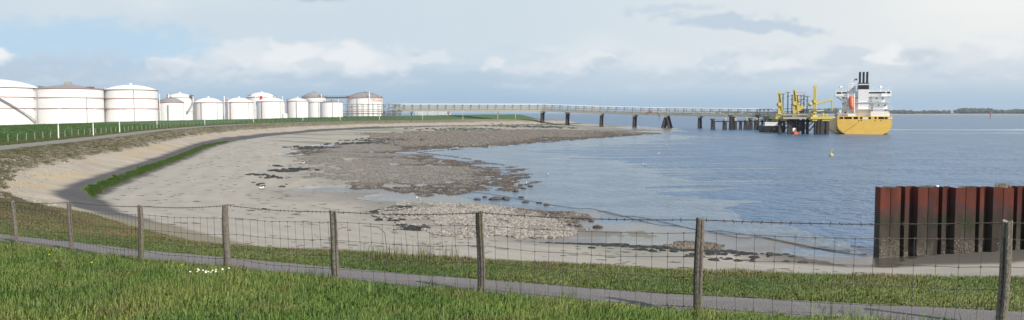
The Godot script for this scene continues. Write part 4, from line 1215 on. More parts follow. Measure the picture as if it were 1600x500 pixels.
func build_tanks() -> void:
	var big := [0.77, 0.5]
	tank(-164.8, 255, 12.7, 15.8, 18.6, M.white, "largest white tank with long stair slanting down its shell", {"girders": big, "girder_mat": M.lining, "rail": false, "stairs": [[0.98, 0.02, 4.4, 13.0]], "gear": [[3.0, -2, Vector3(1.6, 1.2, 1.2), M.lining], [6.5, 4, Vector3(1.6, 0.8, 1.0), M.steel]]})
	tank(-145.5, 262, 10.3, 15.7, 17.4, M.grey_roof, "wide white tank with grey low cone roof", {"girders": big, "girder_mat": M.lining, "dome": false, "rail": false, "pipes": [[-0.95, 0.2], [0.5, -3.0]], "gear": [[-7.6, 3, Vector3(2.4, 0.7, 1.5), M.steel], [8.2, 2, Vector3(2.2, 0.6, 1.4), M.steel], [0.5, 1.0, Vector3(1.8, 2.2, 1.5), M.concrete]]})
	tank(-131.2, 275, 8.5, 15.7, 17.5, M.white, "white tank with white low dome beside the row of small tanks", {"girders": big, "girder_mat": M.lining, "rail": false, "pipes": [[0.1, 0.0], [-1.25, 0.4, 0.14]], "gear": [[-5.2, 3, Vector3(1.6, 0.5, 1.2), M.lining]]})
	tank(-164.4, 322, 3.2, 16.6, 17.6, M.cream, "narrow cream tank glimpsed between two wide white tanks", {"shell": M.cream, "girders": [0.5], "gear": [[-1.0, 1.0, Vector3(2.6, 0.5, 1.0), M.cream]]})
	tank(-136.8, 320, 4.9, 12.1, 13.9, M.grey_roof, "small white tank with grey dome and red ladder", {"girders": [0.12], "rail": false, "pipes": [[-1.15, 0.8, 0.2, M.red], [-0.2, -1.0, 0.3], [-0.9, 3.3, 0.16, M.white]], "gear": [[-1.5, 3.5, Vector3(4.6, 0.7, 1.0), M.steel]]})
	tank(-145.5, 350, 5.6, 14.5, 16.4, M.white, "taller white domed tank with stair behind the grey domed one", {"girders": [0.1, 0.5], "rail": false, "stairs": [[0.45, 1.2, 8.0, 14.2]], "pipes": [[-0.9, 1.6, 0.2, M.white]], "gear": [[-4.2, 2.5, Vector3(0.7, 1.2, 0.7), M.red], [5.8, 2.0, Vector3(1.6, 1.0, 1.0), M.steel]]})
	tank(-127.4, 335, 5.7, 12.2, 14.2, M.white, "small white domed tank next to the grey domed one, first of three", {"girders": [0.12], "girder_mat": M.lining, "rail": false, "pipes": [[-0.95, 0.0, 0.1, M.lining], [-0.5, 0.0, 0.1, M.lining], [0.6, 0.0, 0.07], [-1.5, 2.6, 0.18, M.white]]})
	tank(-119.7, 350, 6.0, 12.5, 14.5, M.white, "small white domed tank in the middle of the three", {"girders": [0.12], "girder_mat": M.lining, "rail": false, "pipes": [[-0.6, 0.0, 0.1, M.lining], [0.7, 0.0, 0.07], [-1.3, 2.8, 0.2, M.white], [-0.8, 2.0, 0.12, M.white]], "gear": [[-3.6, 3.5, Vector3(0.8, 1.3, 0.8), M.red]]})
	tank(-125.4, 400, 7.1, 15.7, 18.1, M.white, "tall white domed tank with handrails rising behind the three small ones", {"girders": [0.5], "pipes": [[0.9, 1.0, 0.2]], "gear": [[-4, 4, Vector3(2.2, 1.0, 1.0), M.steel]]})
	tank(-112.0, 370, 6.4, 13.1, 15.1, M.white, "small white domed tank before the tall one, last of three", {"girders": [0.12], "girder_mat": M.lining, "rail": false, "pipes": [[-0.6, 0.0, 0.1, M.lining], [0.7, 0.0, 0.07], [-1.3, 2.6, 0.2, M.white], [0.95, 2.6, 0.16, M.white]], "gear": [[-3.2, 3.5, Vector3(1.0, 2.4, 0.8), M.red]]})
	tank(-106.1, 395, 5.1, 13.7, 15.2, M.white, "small white tank with red rim pipe beside the hut on legs", {"girders": [0.1], "rail_mat": M.lining, "pipes": [[-1.2, 0.3, 0.2, M.red], [-0.1, 0.0, 0.16]], "gear": [[0, 2, Vector3(3.4, 0.6, 1.0), M.steel]]})
	tank(-105.0, 428, 4.4, 13.7, 15.0, M.white, "white tank half hidden between the hut tank and the flat roofed one", {"rail_mat": M.lining, "pipes": [[0.3, 0.0, 0.14]]})
	tank(-111.6, 450, 6.7, 16.3, 19.5, M.grey_roof, "tall tank with ribbed grey dome behind small white ones", {"pipes": [[0.6, 2.0, 0.25, M.white]], "rail_mat": M.steel, "gear": [[4, 4, Vector3(1.6, 1.2, 1.2), M.steel]]})
	tank(-92.8, 410, 5.8, 13.4, 14.2, M.lining, "flat roofed white tank standing before the pipe rack", {"dome": false, "rail": false, "pipes": [[0.1, 0.3, 0.1], [0.6, 1.6, 0.16, M.white]]})
	var o := tank(-84.9, 460, 10.2, 16.3, 19.7, M.grey_roof, "white tank with lettering and steep grey ribbed dome behind the pipe rack", {"rail_mat": M.lining, "girders": [0.66], "pipes": [[-0.4, 0.0, 0.12], [0.25, 3.4, 0.35, M.white]], "gear": [[-7.5, 5, Vector3(3.4, 1.2, 1.6), M.lining]]})
	# dome ribs
	for q in [[o, 10.2, 16.3, 19.7]]:
		for k in 24:
			var rb := MB.new()
			var a := TAU * k / 24.0
			var pts := []
			var rad: float = (10.32 * 10.32 + 3.4 * 3.4) / 6.8
			for j in 7:
				var b := asin(10.32 / rad) * (1.0 - j / 6.5)
				pts.append(Vector3(cos(a) * rad * sin(b), 13.35 + 3.4 - rad * (1.0 - cos(b)) + 0.06, sin(a) * rad * sin(b)))
			rb.tube(pts, 0.09, 4)
			obj("roof_rib", rb, M.steel, o)
	var font := SystemFont.new()
	font.font_names = PackedStringArray(["Droid Sans"])
	var th := 0.185 + 0.34
	var wide := {"i": 0.45, "l": 0.45, "t": 0.6, "O": 1.15}
	var s := "Oiltanking"
	for k in s.length():
		var tm := TextMesh.new()
		tm.text = s[k]; tm.font = font; tm.font_size = 32; tm.pixel_size = 1.7 / 26.0; tm.depth = 0.05
		var wd: float = wide.get(s[k], 0.95)
		th += wd * 0.5 / 10.2
		var l := obj("letter", tm, M.letter if k < 3 else M.letter_orange, o)
		l.position = Vector3(sin(th) * 10.26, 15.0 - 2.95, cos(th) * 10.26)
		l.rotation.y = th
		th += (wd * 0.5 + 0.12) / 10.2
	# walkway between two domes
	var g := thing("tank_walkway", "long grey steel walkway joining two grey domed tanks", "walkway", Vector3(-105.4, 16.4, -450))
	var mb := MB.new()
	mb.beam(Vector3.ZERO, Vector3(14.6, 0, 6), 0.35, 0.9)
	obj("deck", mb, M.steel, g)
	var hr := MB.new()
	hr.rod(Vector3(0, 1.0, 0.5), Vector3(14.6, 1.0, 6.5), 0.05, 4)
	for k in 9: hr.rod(Vector3(14.6 * k / 8.0, 0, 6.0 * k / 8.0 + 0.5), Vector3(14.6 * k / 8.0, 1.0, 6.0 * k / 8.0 + 0.5), 0.04, 4)
	obj("handrail", hr, M.steel, g)
	# hut on legs
	var h := thing("elevated_hut", "small white drum shaped hut on dark legs at the tank farm", "hut", Vector3(-99.8, 4.5, -350))
	var hb := MB.new()
	hb.lathe([Vector2(0, 0.4), Vector2(1.25, 0.4), Vector2(1.25, 2.9), Vector2(0.3, 3.25), Vector2(0, 3.3)], 20)
	obj("drum", hb, M.white, h)
	for k in 4:
		var l := MB.new()
		l.rod(Vector3(0.9 * cos(k * PI / 2 + 0.7), -2.5, 0.9 * sin(k * PI / 2 + 0.7)), Vector3(0.9 * cos(k * PI / 2 + 0.7), 0.45, 0.9 * sin(k * PI / 2 + 0.7)), 0.12, 5)
		obj("leg", l, M.steel, h)
	# pipe rack before the lettered tank
	var rk := thing("pipe_rack", "grey steel pipe rack running before the lettered tank", "pipe rack", Vector3(-94.0, 3.0, -438))
	for k in 12:
		var p := MB.new()
		var px := 2.9 * k
		p.rod(Vector3(px, 0, 0), Vector3(px, 9.6 if k % 3 else 10.6, 0), 0.13, 5)
		p.rod(Vector3(px, 0, -4), Vector3(px, 9.6, -4), 0.13, 5)
		for y in [4.2, 6.4, 9.4]: p.rod(Vector3(px, y, 0), Vector3(px, y, -4), 0.1, 4)
		obj("frame", p, M.steel, rk)
	for q in [[9.6, 0.0, 0.17], [9.6, -1.2, 0.2], [6.6, 0.0, 0.2], [6.6, -1.4, 0.2], [5.6, 0.1, 0.14], [4.4, 0.0, 0.24], [4.4, -1.6, 0.24], [3.0, 0.2, 0.14]]:
		var p := MB.new()
		p.rod(Vector3(-1.5, q[0], q[1]), Vector3(33.0, q[0], q[1]), q[2], 7)
		obj("pipe", p, M.pipe if q[0] > 5.8 else M.steel, rk)
	# uprights and loops at the root of the bridge
	var mf := thing("pipe_manifold", "cluster of upright pipes and valves where bridge meets tank farm", "pipes", Vector3(-72.5, 3.0, -442))
	for k in 16:
		var p := MB.new()
		var px := k * 0.75
		var top := rng.randf_range(5.0, 9.6)
		p.tube([Vector3(px, 0, rng.randf_range(-2, 1)), Vector3(px, top - 0.5, 0), Vector3(px + 0.3, top, 0), Vector3(px + rng.randf_range(1.0, 3.0), top, 0)], rng.randf_range(0.1, 0.26), 6)
		obj("pipe", p, M.steel if k % 3 else M.pipe, mf)
	var sk := MB.new()
	sk.lathe([Vector2(0, 0), Vector2(0.75, 0), Vector2(0.75, 6.5), Vector2(0.4, 7.0), Vector2(0, 7.0)], 14, Vector3(7.0, 0, 2.5))
	sk.lathe([Vector2(0, 0), Vector2(0.45, 0), Vector2(0.45, 6.9), Vector2(0, 7.1)], 12, Vector3(8.6, 0, 2.5))
	obj("vessel", sk, M.pipe, mf)
	var pz := thing("pump_station", "low white pump station with pipes under the bridge end", "pump station", Vector3(-55.0, 6.2, -462))
	var pb := MB.new()
	for k in 4: pb.rod(Vector3(-1, 0.5 + 0.55 * k, 0), Vector3(19.5, 0.5 + 0.55 * k, 0), 0.16, 6)
	obj("pipe", pb, M.white, pz)
	for k in 7:
		var l := MB.new()
		l.box(Vector3(k * 3.0, 0.9, -0.5), Vector3(0.9 if k % 2 else 0.4, 2.6 if k != 3 else 3.2, 0.8))
		obj("support", l, M.white if k % 2 else M.steel, pz)

# ---------------------------------------------------------------- pipe bridge
var BP := [Vector3(-67, 8.75, -450), Vector3(17, 8.7, -450), Vector3(49, 7.35, -435.5), Vector3(81.1, 6.4, -416.9), Vector3(122.3, 5.8, -390), Vector3(124.0, 5.8, -372), Vector3(112, 5.8, -311)]

func bridge_at(s: float) -> Vector3:
	for k in BP.size() - 1:
		var l: float = BP[k].distance_to(BP[k + 1])
		if s <= l: return BP[k].lerp(BP[k + 1], s / l)
		s -= l
	return BP[-1]

func build_bridge() -> void:
	var o := thing("pipe_bridge", "long pale pipe bridge on dark piers from the tank farm to the jetty", "bridge")
	var total := 0.0
	for k in BP.size() - 1: total += BP[k].distance_to(BP[k + 1])
	var across := []
	for k in BP.size() - 1:
		var dr: Vector3 = (BP[k + 1] - BP[k]).normalized()
		across.append(Vector3(-dr.z, 0, dr.x).normalized())
		var a: Vector3 = BP[k]; var b: Vector3 = BP[k + 1]
		var cr: Vector3 = across[k]
		if cr.z < 0.0 or (absf(cr.z) < 0.3 and cr.x > 0): cr = -cr
		across[k] = cr
		for s in [-2.3, 2.3]:
			var m := MB.new()
			m.beam(a + cr * s + Vector3(0, 0.45, 0), b + cr * s + Vector3(0, 0.45, 0), 0.35, 0.9)
			obj("girder", m, M.concrete, o)
		var dk := MB.new()
		dk.beam(a + Vector3(0, 0.75, 0), b + Vector3(0, 0.75, 0), 4.2, 0.2)
		obj("deck", dk, M.concrete, o)
		for q in [[-1.8, 1.5, 0.22], [-1.0, 1.5, 0.28], [0.0, 1.5, 0.22], [1.7, 1.4, 0.3], [-1.6, 2.6, 0.25], [-0.6, 2.6, 0.2], [1.7, 2.5, 0.16], [2.0, 3.95, 0.26], [-0.4, 3.95, 0.24]]:
			var p := MB.new()
			p.rod(a + cr * q[0] + Vector3(0, q[1], 0), b + cr * q[0] + Vector3(0, q[1], 0), q[2], 7)
			obj("pipe", p, M.white if q[1] > 3.0 else M.pipe, o)
		var hr := MB.new()
		for y in [1.3, 1.85]: hr.rod(a + cr * 2.5 + Vector3(0, y, 0), b + cr * 2.5 + Vector3(0, y, 0), 0.05, 4)
		obj("handrail", hr, M.yellow, o)
	# steel trestles that carry the pipes, one every few metres
	var s := 1.5
	while s < total - 64.0:
		var p := bridge_at(s)
		var q := bridge_at(s + 0.5)
		var dr := (q - p).normalized()
		var cr := Vector3(-dr.z, 0, dr.x).normalized()
		if cr.z < 0.0: cr = -cr
		var m := MB.new()
		for w in [-2.3, 2.35]: m.beam(p + cr * w + Vector3(0, 0.9, 0), p + cr * w + Vector3(0, 4.0, 0), 0.22, 0.22)
		for y in [1.2, 2.35, 3.7]: m.beam(p - cr * 2.3 + Vector3(0, y, 0), p + cr * 2.35 + Vector3(0, y, 0), 0.18, 0.22)
		m.box(p + cr * 2.3 + Vector3(0.3, 3.2, 0), Vector3(0.7, 0.5, 0.3))
		obj("trestle", m, M.steel, o)
		s += 4.7
	# piers
	for q in [[-57.0, 450.0, 0], [-36.0, 450.0, 0], [-8.0, 450.0, 0], [17.3, 450.0, 1], [31.1, 445.0, 1], [49.0, 435.5, 1], [65.7, 426.0, 1], [81.1, 416.9, 2], [96.0, 407.2, 3], [110.0, 398.0, 3], [123.0, 382.0, 3], [118.0, 341.5, 3]]:
		var y := 8.7
		var best := 1e9
		var dr := Vector3.RIGHT
		for k in 200:
			var p := bridge_at(total * k / 200.0)
			var e := Vector2(p.x - q[0], -p.z - q[1]).length()
			if e < best:
				best = e; y = p.y; dr = (bridge_at(total * k / 200.0 + 0.5) - p).normalized()
		var cr := Vector3(-dr.z, 0, dr.x)
		var c := Vector3(q[0], 0, -q[1])
		var g := maxf(height(q[0], q[1]), -1.0) - 0.8
		var cap := MB.new()
		cap.beam(c + Vector3(0, y - 0.45, 0) - cr * 2.7, c + Vector3(0, y - 0.45, 0) + cr * 2.7, 1.3, 0.9)
		obj("pier_cap", cap, M.concrete, o)
		if q[2] == 0:
			for w in [-2.0, 2.0]:
				var m := MB.new()
				m.beam(c + cr * w + Vector3(0, g, 0), c + cr * w + Vector3(0, y - 0.9, 0), 0.45, 0.45)
				obj("pier_column", m, M.concrete, o)
		else:
			var spots: Array = [[-1.8, 0.0, -0.5, -0.3], [0.0, 0.0, 0.5, 0.3], [1.8, 0.0, 0.0, -0.2]] if q[2] < 3 else [[-1.6, 0.0, 0.0, 0.0], [1.6, 0.0, 0.0, 0.0]]
			if q[2] == 2: spots = [[-2.0, -1.0, -0.4, 0], [-2.0, 1.0, 0.4, 0], [2.0, -1.0, -0.4, 0], [2.0, 1.0, 0.4, 0]]
			for w in spots:
				var m := MB.new()
				m.rod(c + cr * w[0] * 1.1 + dr * (w[1] * 1.6 + w[2]) + Vector3(0, g, 0), c + cr * w[0] * 0.8 + dr * w[1] * 0.4 + Vector3(0, y - 0.85, 0), 0.66 if q[2] < 3 else 0.6, 9, 0.62 if q[2] < 3 else 0.52)
				obj("pile", m, M.pile, o)
	# hanging ladder and red life ring box
	var lad := MB.new()
	var lp := Vector3(77.0, 0, -419.0)
	for w in [-0.3, 0.3]: lad.rod(lp + Vector3(w, 3.8, 2.6), lp + Vector3(w, 7.2, 2.6), 0.07, 4)
	lad.box(lp + Vector3(0, 6.4, 2.6), Vector3(0.9, 1.1, 0.5))
	obj("ladder", lad, M.steel, o)
	var rb := MB.new()
	rb.box(Vector3(72.5, 8.6, -419.0), Vector3(1.7, 0.9, 0.3))
	obj("warning_board", rb, M.red, o)

# ---------------------------------------------------------------- dolphins
func build_dolphins() -> void:
	var o := thing("mooring_dolphins", "row of dark pile clusters with yellow caps joined by a walkway", "dolphin", Vector3(0, 0, -374))
	o.scale = Vector3.ONE * 0.947
	var w := MB.new()
	w.beam(Vector3(100, 4.1, 0), Vector3(123.5, 4.1, 0), 0.9, 0.55)
	obj("walkway", w, M.pile, o)
	var hr := MB.new()
	hr.rod(Vector3(100, 5.2, 0.4), Vector3(123.5, 5.2, 0.4), 0.04, 4)
	for k in 12: hr.rod(Vector3(100 + k * 2.1, 4.3, 0.4), Vector3(100 + k * 2.1, 5.2, 0.4), 0.035, 4)
	obj("handrail", hr, M.steel, o)
	for q in [[99.6, 3, 4.9, 0], [105.4, 3, 4.6, 1], [108.6, 2, 6.6, 0], [110.4, 3, 4.5, 1], [113.6, 2, 4.0, 0], [115.9, 3, 4.7, 1], [118.2, 3, 5.2, 0], [120.9, 3, 4.7, 1], [122.0, 2, 6.8, 0], [124.6, 3, 4.6, 0]]:
		for k in q[1]:
			var m := MB.new()
			m.rod(Vector3(q[0] + (k - 1) * 0.85, -1.5, 0.6 * (k % 2)), Vector3(q[0] + (k - 1) * 0.62, q[2] - 0.2 * k, 0.3 * (k % 2)), 0.42, 7, 0.38)
			obj("pile", m, M.pile, o)
		if q[3]:
			var c := MB.new()
			c.lathe([Vector2(0, q[2] + 0.2), Vector2(0.6, q[2] + 0.2), Vector2(0.65, q[2] + 0.9), Vector2(0.45, q[2] + 1.2), Vector2(0, q[2] + 1.2)], 10, Vector3(q[0], 0, 0.7))
			obj("bollard_cap", c, M.yellow, o)
		else:
			var c := MB.new()
			c.box(Vector3(q[0] - 0.3, q[2] + 0.25, 0.2), Vector3(2.0, 0.6, 1.8))
			obj("pile_cap", c, M.pile, o)

# ---------------------------------------------------------------- jetty head with loading arms
func loading_arm(label: String, at: Vector3, top: float, turn: float, reach: bool) -> void:
	var o := thing("marine_loader", label, "loader", at, turn)
	var h := top - at.y
	var b := MB.new()
	b.box(Vector3(0, 0.3, 0), Vector3(1.9, 0.6, 1.9), Basis.IDENTITY, 0.85)
	b.lathe([Vector2(0.5, 0.5), Vector2(0.42, h * 0.48)], 12)
	obj("riser", b, M.yellow, o)
	var j := MB.new()
	j.lathe([Vector2(0, -0.9), Vector2(0.75, -0.9), Vector2(0.75, 0.9), Vector2(0, 0.9)], 14, Vector3(0, h * 0.5, 0), Basis.from_euler(Vector3(PI / 2, 0, 0)))
	obj("swivel", j, M.yellow, o)
	var i := MB.new()
	for s in [-0.36, 0.36]: i.beam(Vector3(s, h * 0.2, 0.3), Vector3(s * 0.8, h - 0.3, 0.0), 0.3, 0.55)
	for k in 7: i.beam(Vector3(-0.34, h * (0.3 + 0.1 * k), 0.15), Vector3(0.34, h * (0.36 + 0.1 * k), 0.15), 0.12, 0.12)
	i.rod(Vector3(0, h * 0.45, 0.1), Vector3(0, h - 0.4, 0), 0.28, 8)
	obj("inboard_arm", i, M.yellow, o)
	var c := MB.new()
	c.box(Vector3(-0.1, h * 0.16, 0.5), Vector3(1.2, 1.3, 0.9))
	obj("counterweight", c, M.yellow, o)
	var w := MB.new()
	w.lathe([Vector2(0, -0.2), Vector2(0.65, -0.2), Vector2(0.65, 0.2), Vector2(0, 0.2)], 14, Vector3(0, h - 0.45, 0.1), Basis.from_euler(Vector3(PI / 2, 0, 0)))
	obj("sheave", w, M.yellow, o)
	var u := MB.new()
	if reach:
		u.tube([Vector3(0.3, h * 0.40, 0.2), Vector3(3.2, h * 0.47, 0.2), Vector3(6.3, h * 0.54, 0.2)], 0.26, 8)
		u.beam(Vector3(0.3, h * 0.46, 0.2), Vector3(6.2, h * 0.58, 0.2), 0.14, 0.14)
		for k in 5: u.beam(Vector3(1.0 + k, h * (0.42 + 0.022 * k), 0.2), Vector3(1.5 + k, h * (0.48 + 0.022 * k), 0.2), 0.1, 0.1)
		u.tube([Vector3(6.3, h * 0.56, 0.2), Vector3(6.4, h * 0.4, 0.2), Vector3(6.4, h * 0.18, 0.2)], 0.2, 7)
		u.lump(Vector3(-1.6, h * 0.4, 0.1), Vector3(0.8, 0.8, 0.7), fn2, 0.1)
		u.beam(Vector3(-1.6, h * 0.4, 0.1), Vector3(0, h * 0.42, 0.1), 0.3, 0.3)
	else:
		u.tube([Vector3(0, h - 0.4, 0.5), Vector3(0.5, h * 0.62, 0.7), Vector3(1.0, h * 0.22, 0.9)], 0.2, 7)
		u.rod(Vector3(1.0, h * 0.22, 0.9), Vector3(1.1, h * 0.1, 0.9), 0.3, 7)
	obj("outboard_arm", u, M.yellow, o)

func build_jetty() -> void:
	var o := thing("loading_jetty", "loading jetty with yellow edged decks standing on dark piles", "jetty", Vector3(108.5, 0, -300))
	var d := MB.new()
	d.box(Vector3(0.5, 6.0, -1.5), Vector3(17.0, 0.7, 12.0))
	obj("deck", d, M.concrete, o)
	for q in [[-6.8, -0.5, 7.0, 7.0], [5.2, 5.6, 8.0, 3.2], [8.2, 0.0, 3.6, 5.0]]:
		var p := MB.new()
		p.box(Vector3(q[0], 6.1, q[1]), Vector3(q[2], 0.95, q[3]))
		p.box(Vector3(q[0], 5.3, q[1]), Vector3(q[2] * 0.8, 0.7, q[3] * 0.8))
		obj("platform", p, M.yellow, o)
	for q in [[-8.6, 2.0], [-5.2, 2.4], [-4.4, 2.0], [-2.0, 0.5], [-0.4, -1.0], [1.0, 0.0], [2.4, 1.0], [3.3, 6.2], [4.2, 6.6], [5.2, 6.8], [6.0, 6.3], [8.0, 1.0], [9.3, 1.4], [10.2, 0.6], [-6.6, -3], [-1.0, -5], [4.5, -5], [8.5, -5], [-3.2, -2.5], [-7.6, 0.6], [0.4, -3.2], [6.4, 2.2], [7.2, 3.4], [2.0, -2.0], [9.8, -2.5], [10.8, -4.0]]:
		var m := MB.new()
		m.rod(Vector3(q[0], -2.0, q[1]), Vector3(q[0], 5.7, q[1]), 0.55, 8, 0.5)
		obj("pile", m, M.pile, o)
	for q in [[-3.5, 3.4, 1.6], [-0.5, 2.8, 1.6], [4.6, 4.0, 7.2], [9.0, 3.6, 1.9]]:
		var f := MB.new()
		f.box(Vector3(q[0], q[1], q[2] - 0.6), Vector3(1.5, 3.6, 0.5))
		obj("added_dark_panel", f, M.black, o)  # black panels added to deepen the shade under the jetty decks
	for q in [[-8.6, 10.4, 1.2, -1.0], [-8.6, 10.4, -4.2, -1.0], [-5.0, 9.0, 0.4, 3.2], [3.0, 6.4, 6.4, 1.5]]:
		var m := MB.new()
		m.beam(Vector3(q[0], 4.9, q[2]), Vector3(q[1], 4.9, q[2]), 0.5, 0.7)
		for j in 5: m.beam(Vector3(lerpf(q[0], q[1], j / 5.0), 1.2, q[2]), Vector3(lerpf(q[0], q[1], (j + 1) / 5.0), 4.7, q[2]), 0.3, 0.3)
		obj("brace", m, M.pile, o)
	for k in 9:
		var p := MB.new()
		var y := 6.7 + 0.45 * (k % 3)
		p.tube([Vector3(-8.5, y, -3.0 + k), Vector3(-2.0 + k * 0.5, y, -2.6 + k), Vector3(-1.8 + k * 0.5, y + 1.6, -2.5 + k), Vector3(5.0 + 0.3 * k, y + 1.6, -2.5 + k)], 0.2, 6)
		obj("pipe", p, M.pipe if k % 2 else M.steel, o)
	var hr := MB.new()
	for y in [7.0, 7.5]: hr.rod(Vector3(-10, y, 3.1), Vector3(9, y, 4.2), 0.045, 4)
	for k in 12: hr.rod(Vector3(-10 + k * 1.73, 6.4, 3.1 + 0.1 * k), Vector3(-10 + k * 1.73, 7.5, 3.1 + 0.1 * k), 0.045, 4)
	obj("handrail", hr, M.pipe, o)
	for q in [[-6.5, 1.8, 0.9, 1.5], [-4.6, 2.4, 0.7, 1.1], [-1.8, 3.0, 0.8, 1.4], [0.4, 3.2, 1.0, 1.0], [2.2, 3.6, 0.7, 1.8], [6.4, 5.2, 0.8, 1.3], [7.8, 5.0, 0.6, 0.9]]:
		var m := MB.new()
		m.lathe([Vector2(0, 0), Vector2(q[2] * 0.5, 0), Vector2(q[2] * 0.5, q[3]), Vector2(q[2] * 0.25, q[3] + 0.25), Vector2(0, q[3] + 0.25)], 9, Vector3(q[0], 6.4, q[1]))
		m.rod(Vector3(q[0] - 0.8, 6.4 + q[3] * 0.7, q[1]), Vector3(q[0] + 0.8, 6.4 + q[3] * 0.7, q[1]), 0.14, 6)
		obj("valve", m, M.yellow, o)
	# service tower
	var t := thing("service_tower", "dark brown steel service tower with yellow machine between loading arms", "tower", Vector3(107.8, 6.35, -301))
	for a in [-1.7, 1.7]:
		for b in [-1.5, 1.5]:
			var m := MB.new()
			m.beam(Vector3(a, 0, b), Vector3(a, 8.2, b), 0.28, 0.28)
			obj("post", m, M.lining, t)
	for y in [2.2, 4.6, 6.6, 8.2]:
		var m := MB.new()
		m.box(Vector3(0, y, 0), Vector3(4.2, 0.22, 3.6))
		for a in [-2.0, 2.0]: m.rod(Vector3(a, y + 1.0, 1.7), Vector3(a, y, 1.7), 0.05, 4)
		m.rod(Vector3(-2.0, y + 1.0, 1.7), Vector3(2.0, y + 1.0, 1.7), 0.05, 4)
		obj("landing", m, M.lining if y > 5.0 else M.steel, t)
	for y in [0.0, 2.3, 4.7]:
		var m := MB.new()
		m.beam(Vector3(-1.7, y, 1.5), Vector3(1.7, y + 2.2, 1.5), 0.14, 0.14)
		m.beam(Vector3(1.7, y, 1.5), Vector3(-1.7, y + 2.2, 1.5), 0.14, 0.14)
		obj("brace", m, M.steel, t)
	var mc := MB.new()
	mc.box(Vector3(0.2, 3.2, 2.1), Vector3(2.2, 1.5, 1.2)); mc.box(Vector3(-0.9, 2.6, 2.2), Vector3(1.2, 0.9, 1.2)); mc.box(Vector3(0.8, 4.2, 2.0), Vector3(0.9, 0.9, 0.9))
	obj("machine", mc, M.yellow, t)
	for q in [["slim dark lattice mast beside the barge end of the jetty", 101.5, 15.0], ["dark lattice mast between two loading arms", 103.3, 15.6], ["grey mast beside the service tower", 110.6, 14.0]]:
		var m := thing("jetty_mast", q[0], "mast", Vector3(q[1], 6.3, -299), 0.0, "masts on the jetty")
		var b := MB.new()
		for k in 3: b.rod(Vector3(0.28 * cos(k * TAU / 3), 0, 0.28 * sin(k * TAU / 3)), Vector3(0.16 * cos(k * TAU / 3), q[2] - 6.3, 0.16 * sin(k * TAU / 3)), 0.07, 4)
		for k in 12: b.rod(Vector3(-0.25, k * 0.7, 0.1), Vector3(0.25, k * 0.7 + 0.7, 0.1), 0.045, 4)
		obj("lattice", b, M.steel, m)
		var l := MB.new()
		l.box(Vector3(0, q[2] - 6.3, 0), Vector3(1.5, 0.25, 0.6)); l.box(Vector3(0, q[2] - 7.8, 0.1), Vector3(1.0, 0.2, 0.5))
		obj("floodlight_bar", l, M.steel, m)
	loading_arm("yellow loading arm folded upright at the barge end of the jetty", Vector3(100.3, 6.55, -299.5), 15.6, 0.0, false)
	loading_arm("yellow loading arm folded upright beside the service tower", Vector3(105.2, 6.4, -297.5), 16.6, 0.0, false)
	loading_arm("yellow loading arm behind the service tower with only its head showing", Vector3(108.4, 6.4, -304.5), 15.3, 0.6, false)
	loading_arm("tallest yellow loading arm reaching out towards the tanker", Vector3(112.2, 6.5, -296.0), 17.9, 0.0, true)
	# work boat between the piles
	var wb := thing("work_boat", "small orange and white work boat moored under the jetty", "boat", Vector3(106.2, 0, -297.0), 0.3)
	hull("hull", wb, [[0.0, 1.1, 1.0], [-2.0, 1.3, 1.0], [-4.2, 1.1, 1.15], [-5.6, 0.1, 1.5]], -0.2, M.orange)
	var cb := MB.new()
	cb.box(Vector3(0, 1.6, -2.2), Vector3(1.7, 1.3, 2.0), Basis.IDENTITY, 0.85)
	obj("cabin", cb, M.white, wb)

func hull(called: String, parent: Node, st: Array, keel: float, m: Material) -> void:
	# stations [z, half beam, deck height]
	var mb := MB.new()
	var rows := []
	for s in st:
		var row := []
		for q in [[0.0, 0.0], [0.7, 0.02], [0.93, 0.2], [1.0, 0.55], [1.0, 1.0]]:
			row.append(Vector3(s[1] * q[0], lerpf(keel, s[2], q[1]), s[0]))
		rows.append(row)
	for k in rows.size() - 1:
		for j in 4:
			for sg in [-1.0, 1.0]:
				var f := Vector3(sg, 1, 1)
				mb.quad(rows[k][j] * f, rows[k][j + 1] * f, rows[k + 1][j + 1] * f, rows[k + 1][j] * f, Vector3(sg, -0.2, 0))
		for sg in [-1.0, 1.0]:
			var f := Vector3(sg, 1, 1)
			mb.quad(rows[k][4] * f - Vector3(0, 0.15, 0), Vector3(0, rows[k][4].y - 0.15, rows[k][4].z), Vector3(0, rows[k + 1][4].y - 0.15, rows[k + 1][4].z), rows[k + 1][4] * f - Vector3(0, 0.15, 0), Vector3.UP)
	for j in 4:
		for sg in [-1.0, 1.0]:
			var f := Vector3(sg, 1, 1)
			mb.quad(rows[0][j] * f, rows[0][j + 1] * f, Vector3(0, rows[0][j + 1].y, rows[0][j].z), Vector3(0, rows[0][j].y, rows[0][j].z), Vector3(0, 0, 1))
	obj(called, mb, m, parent)

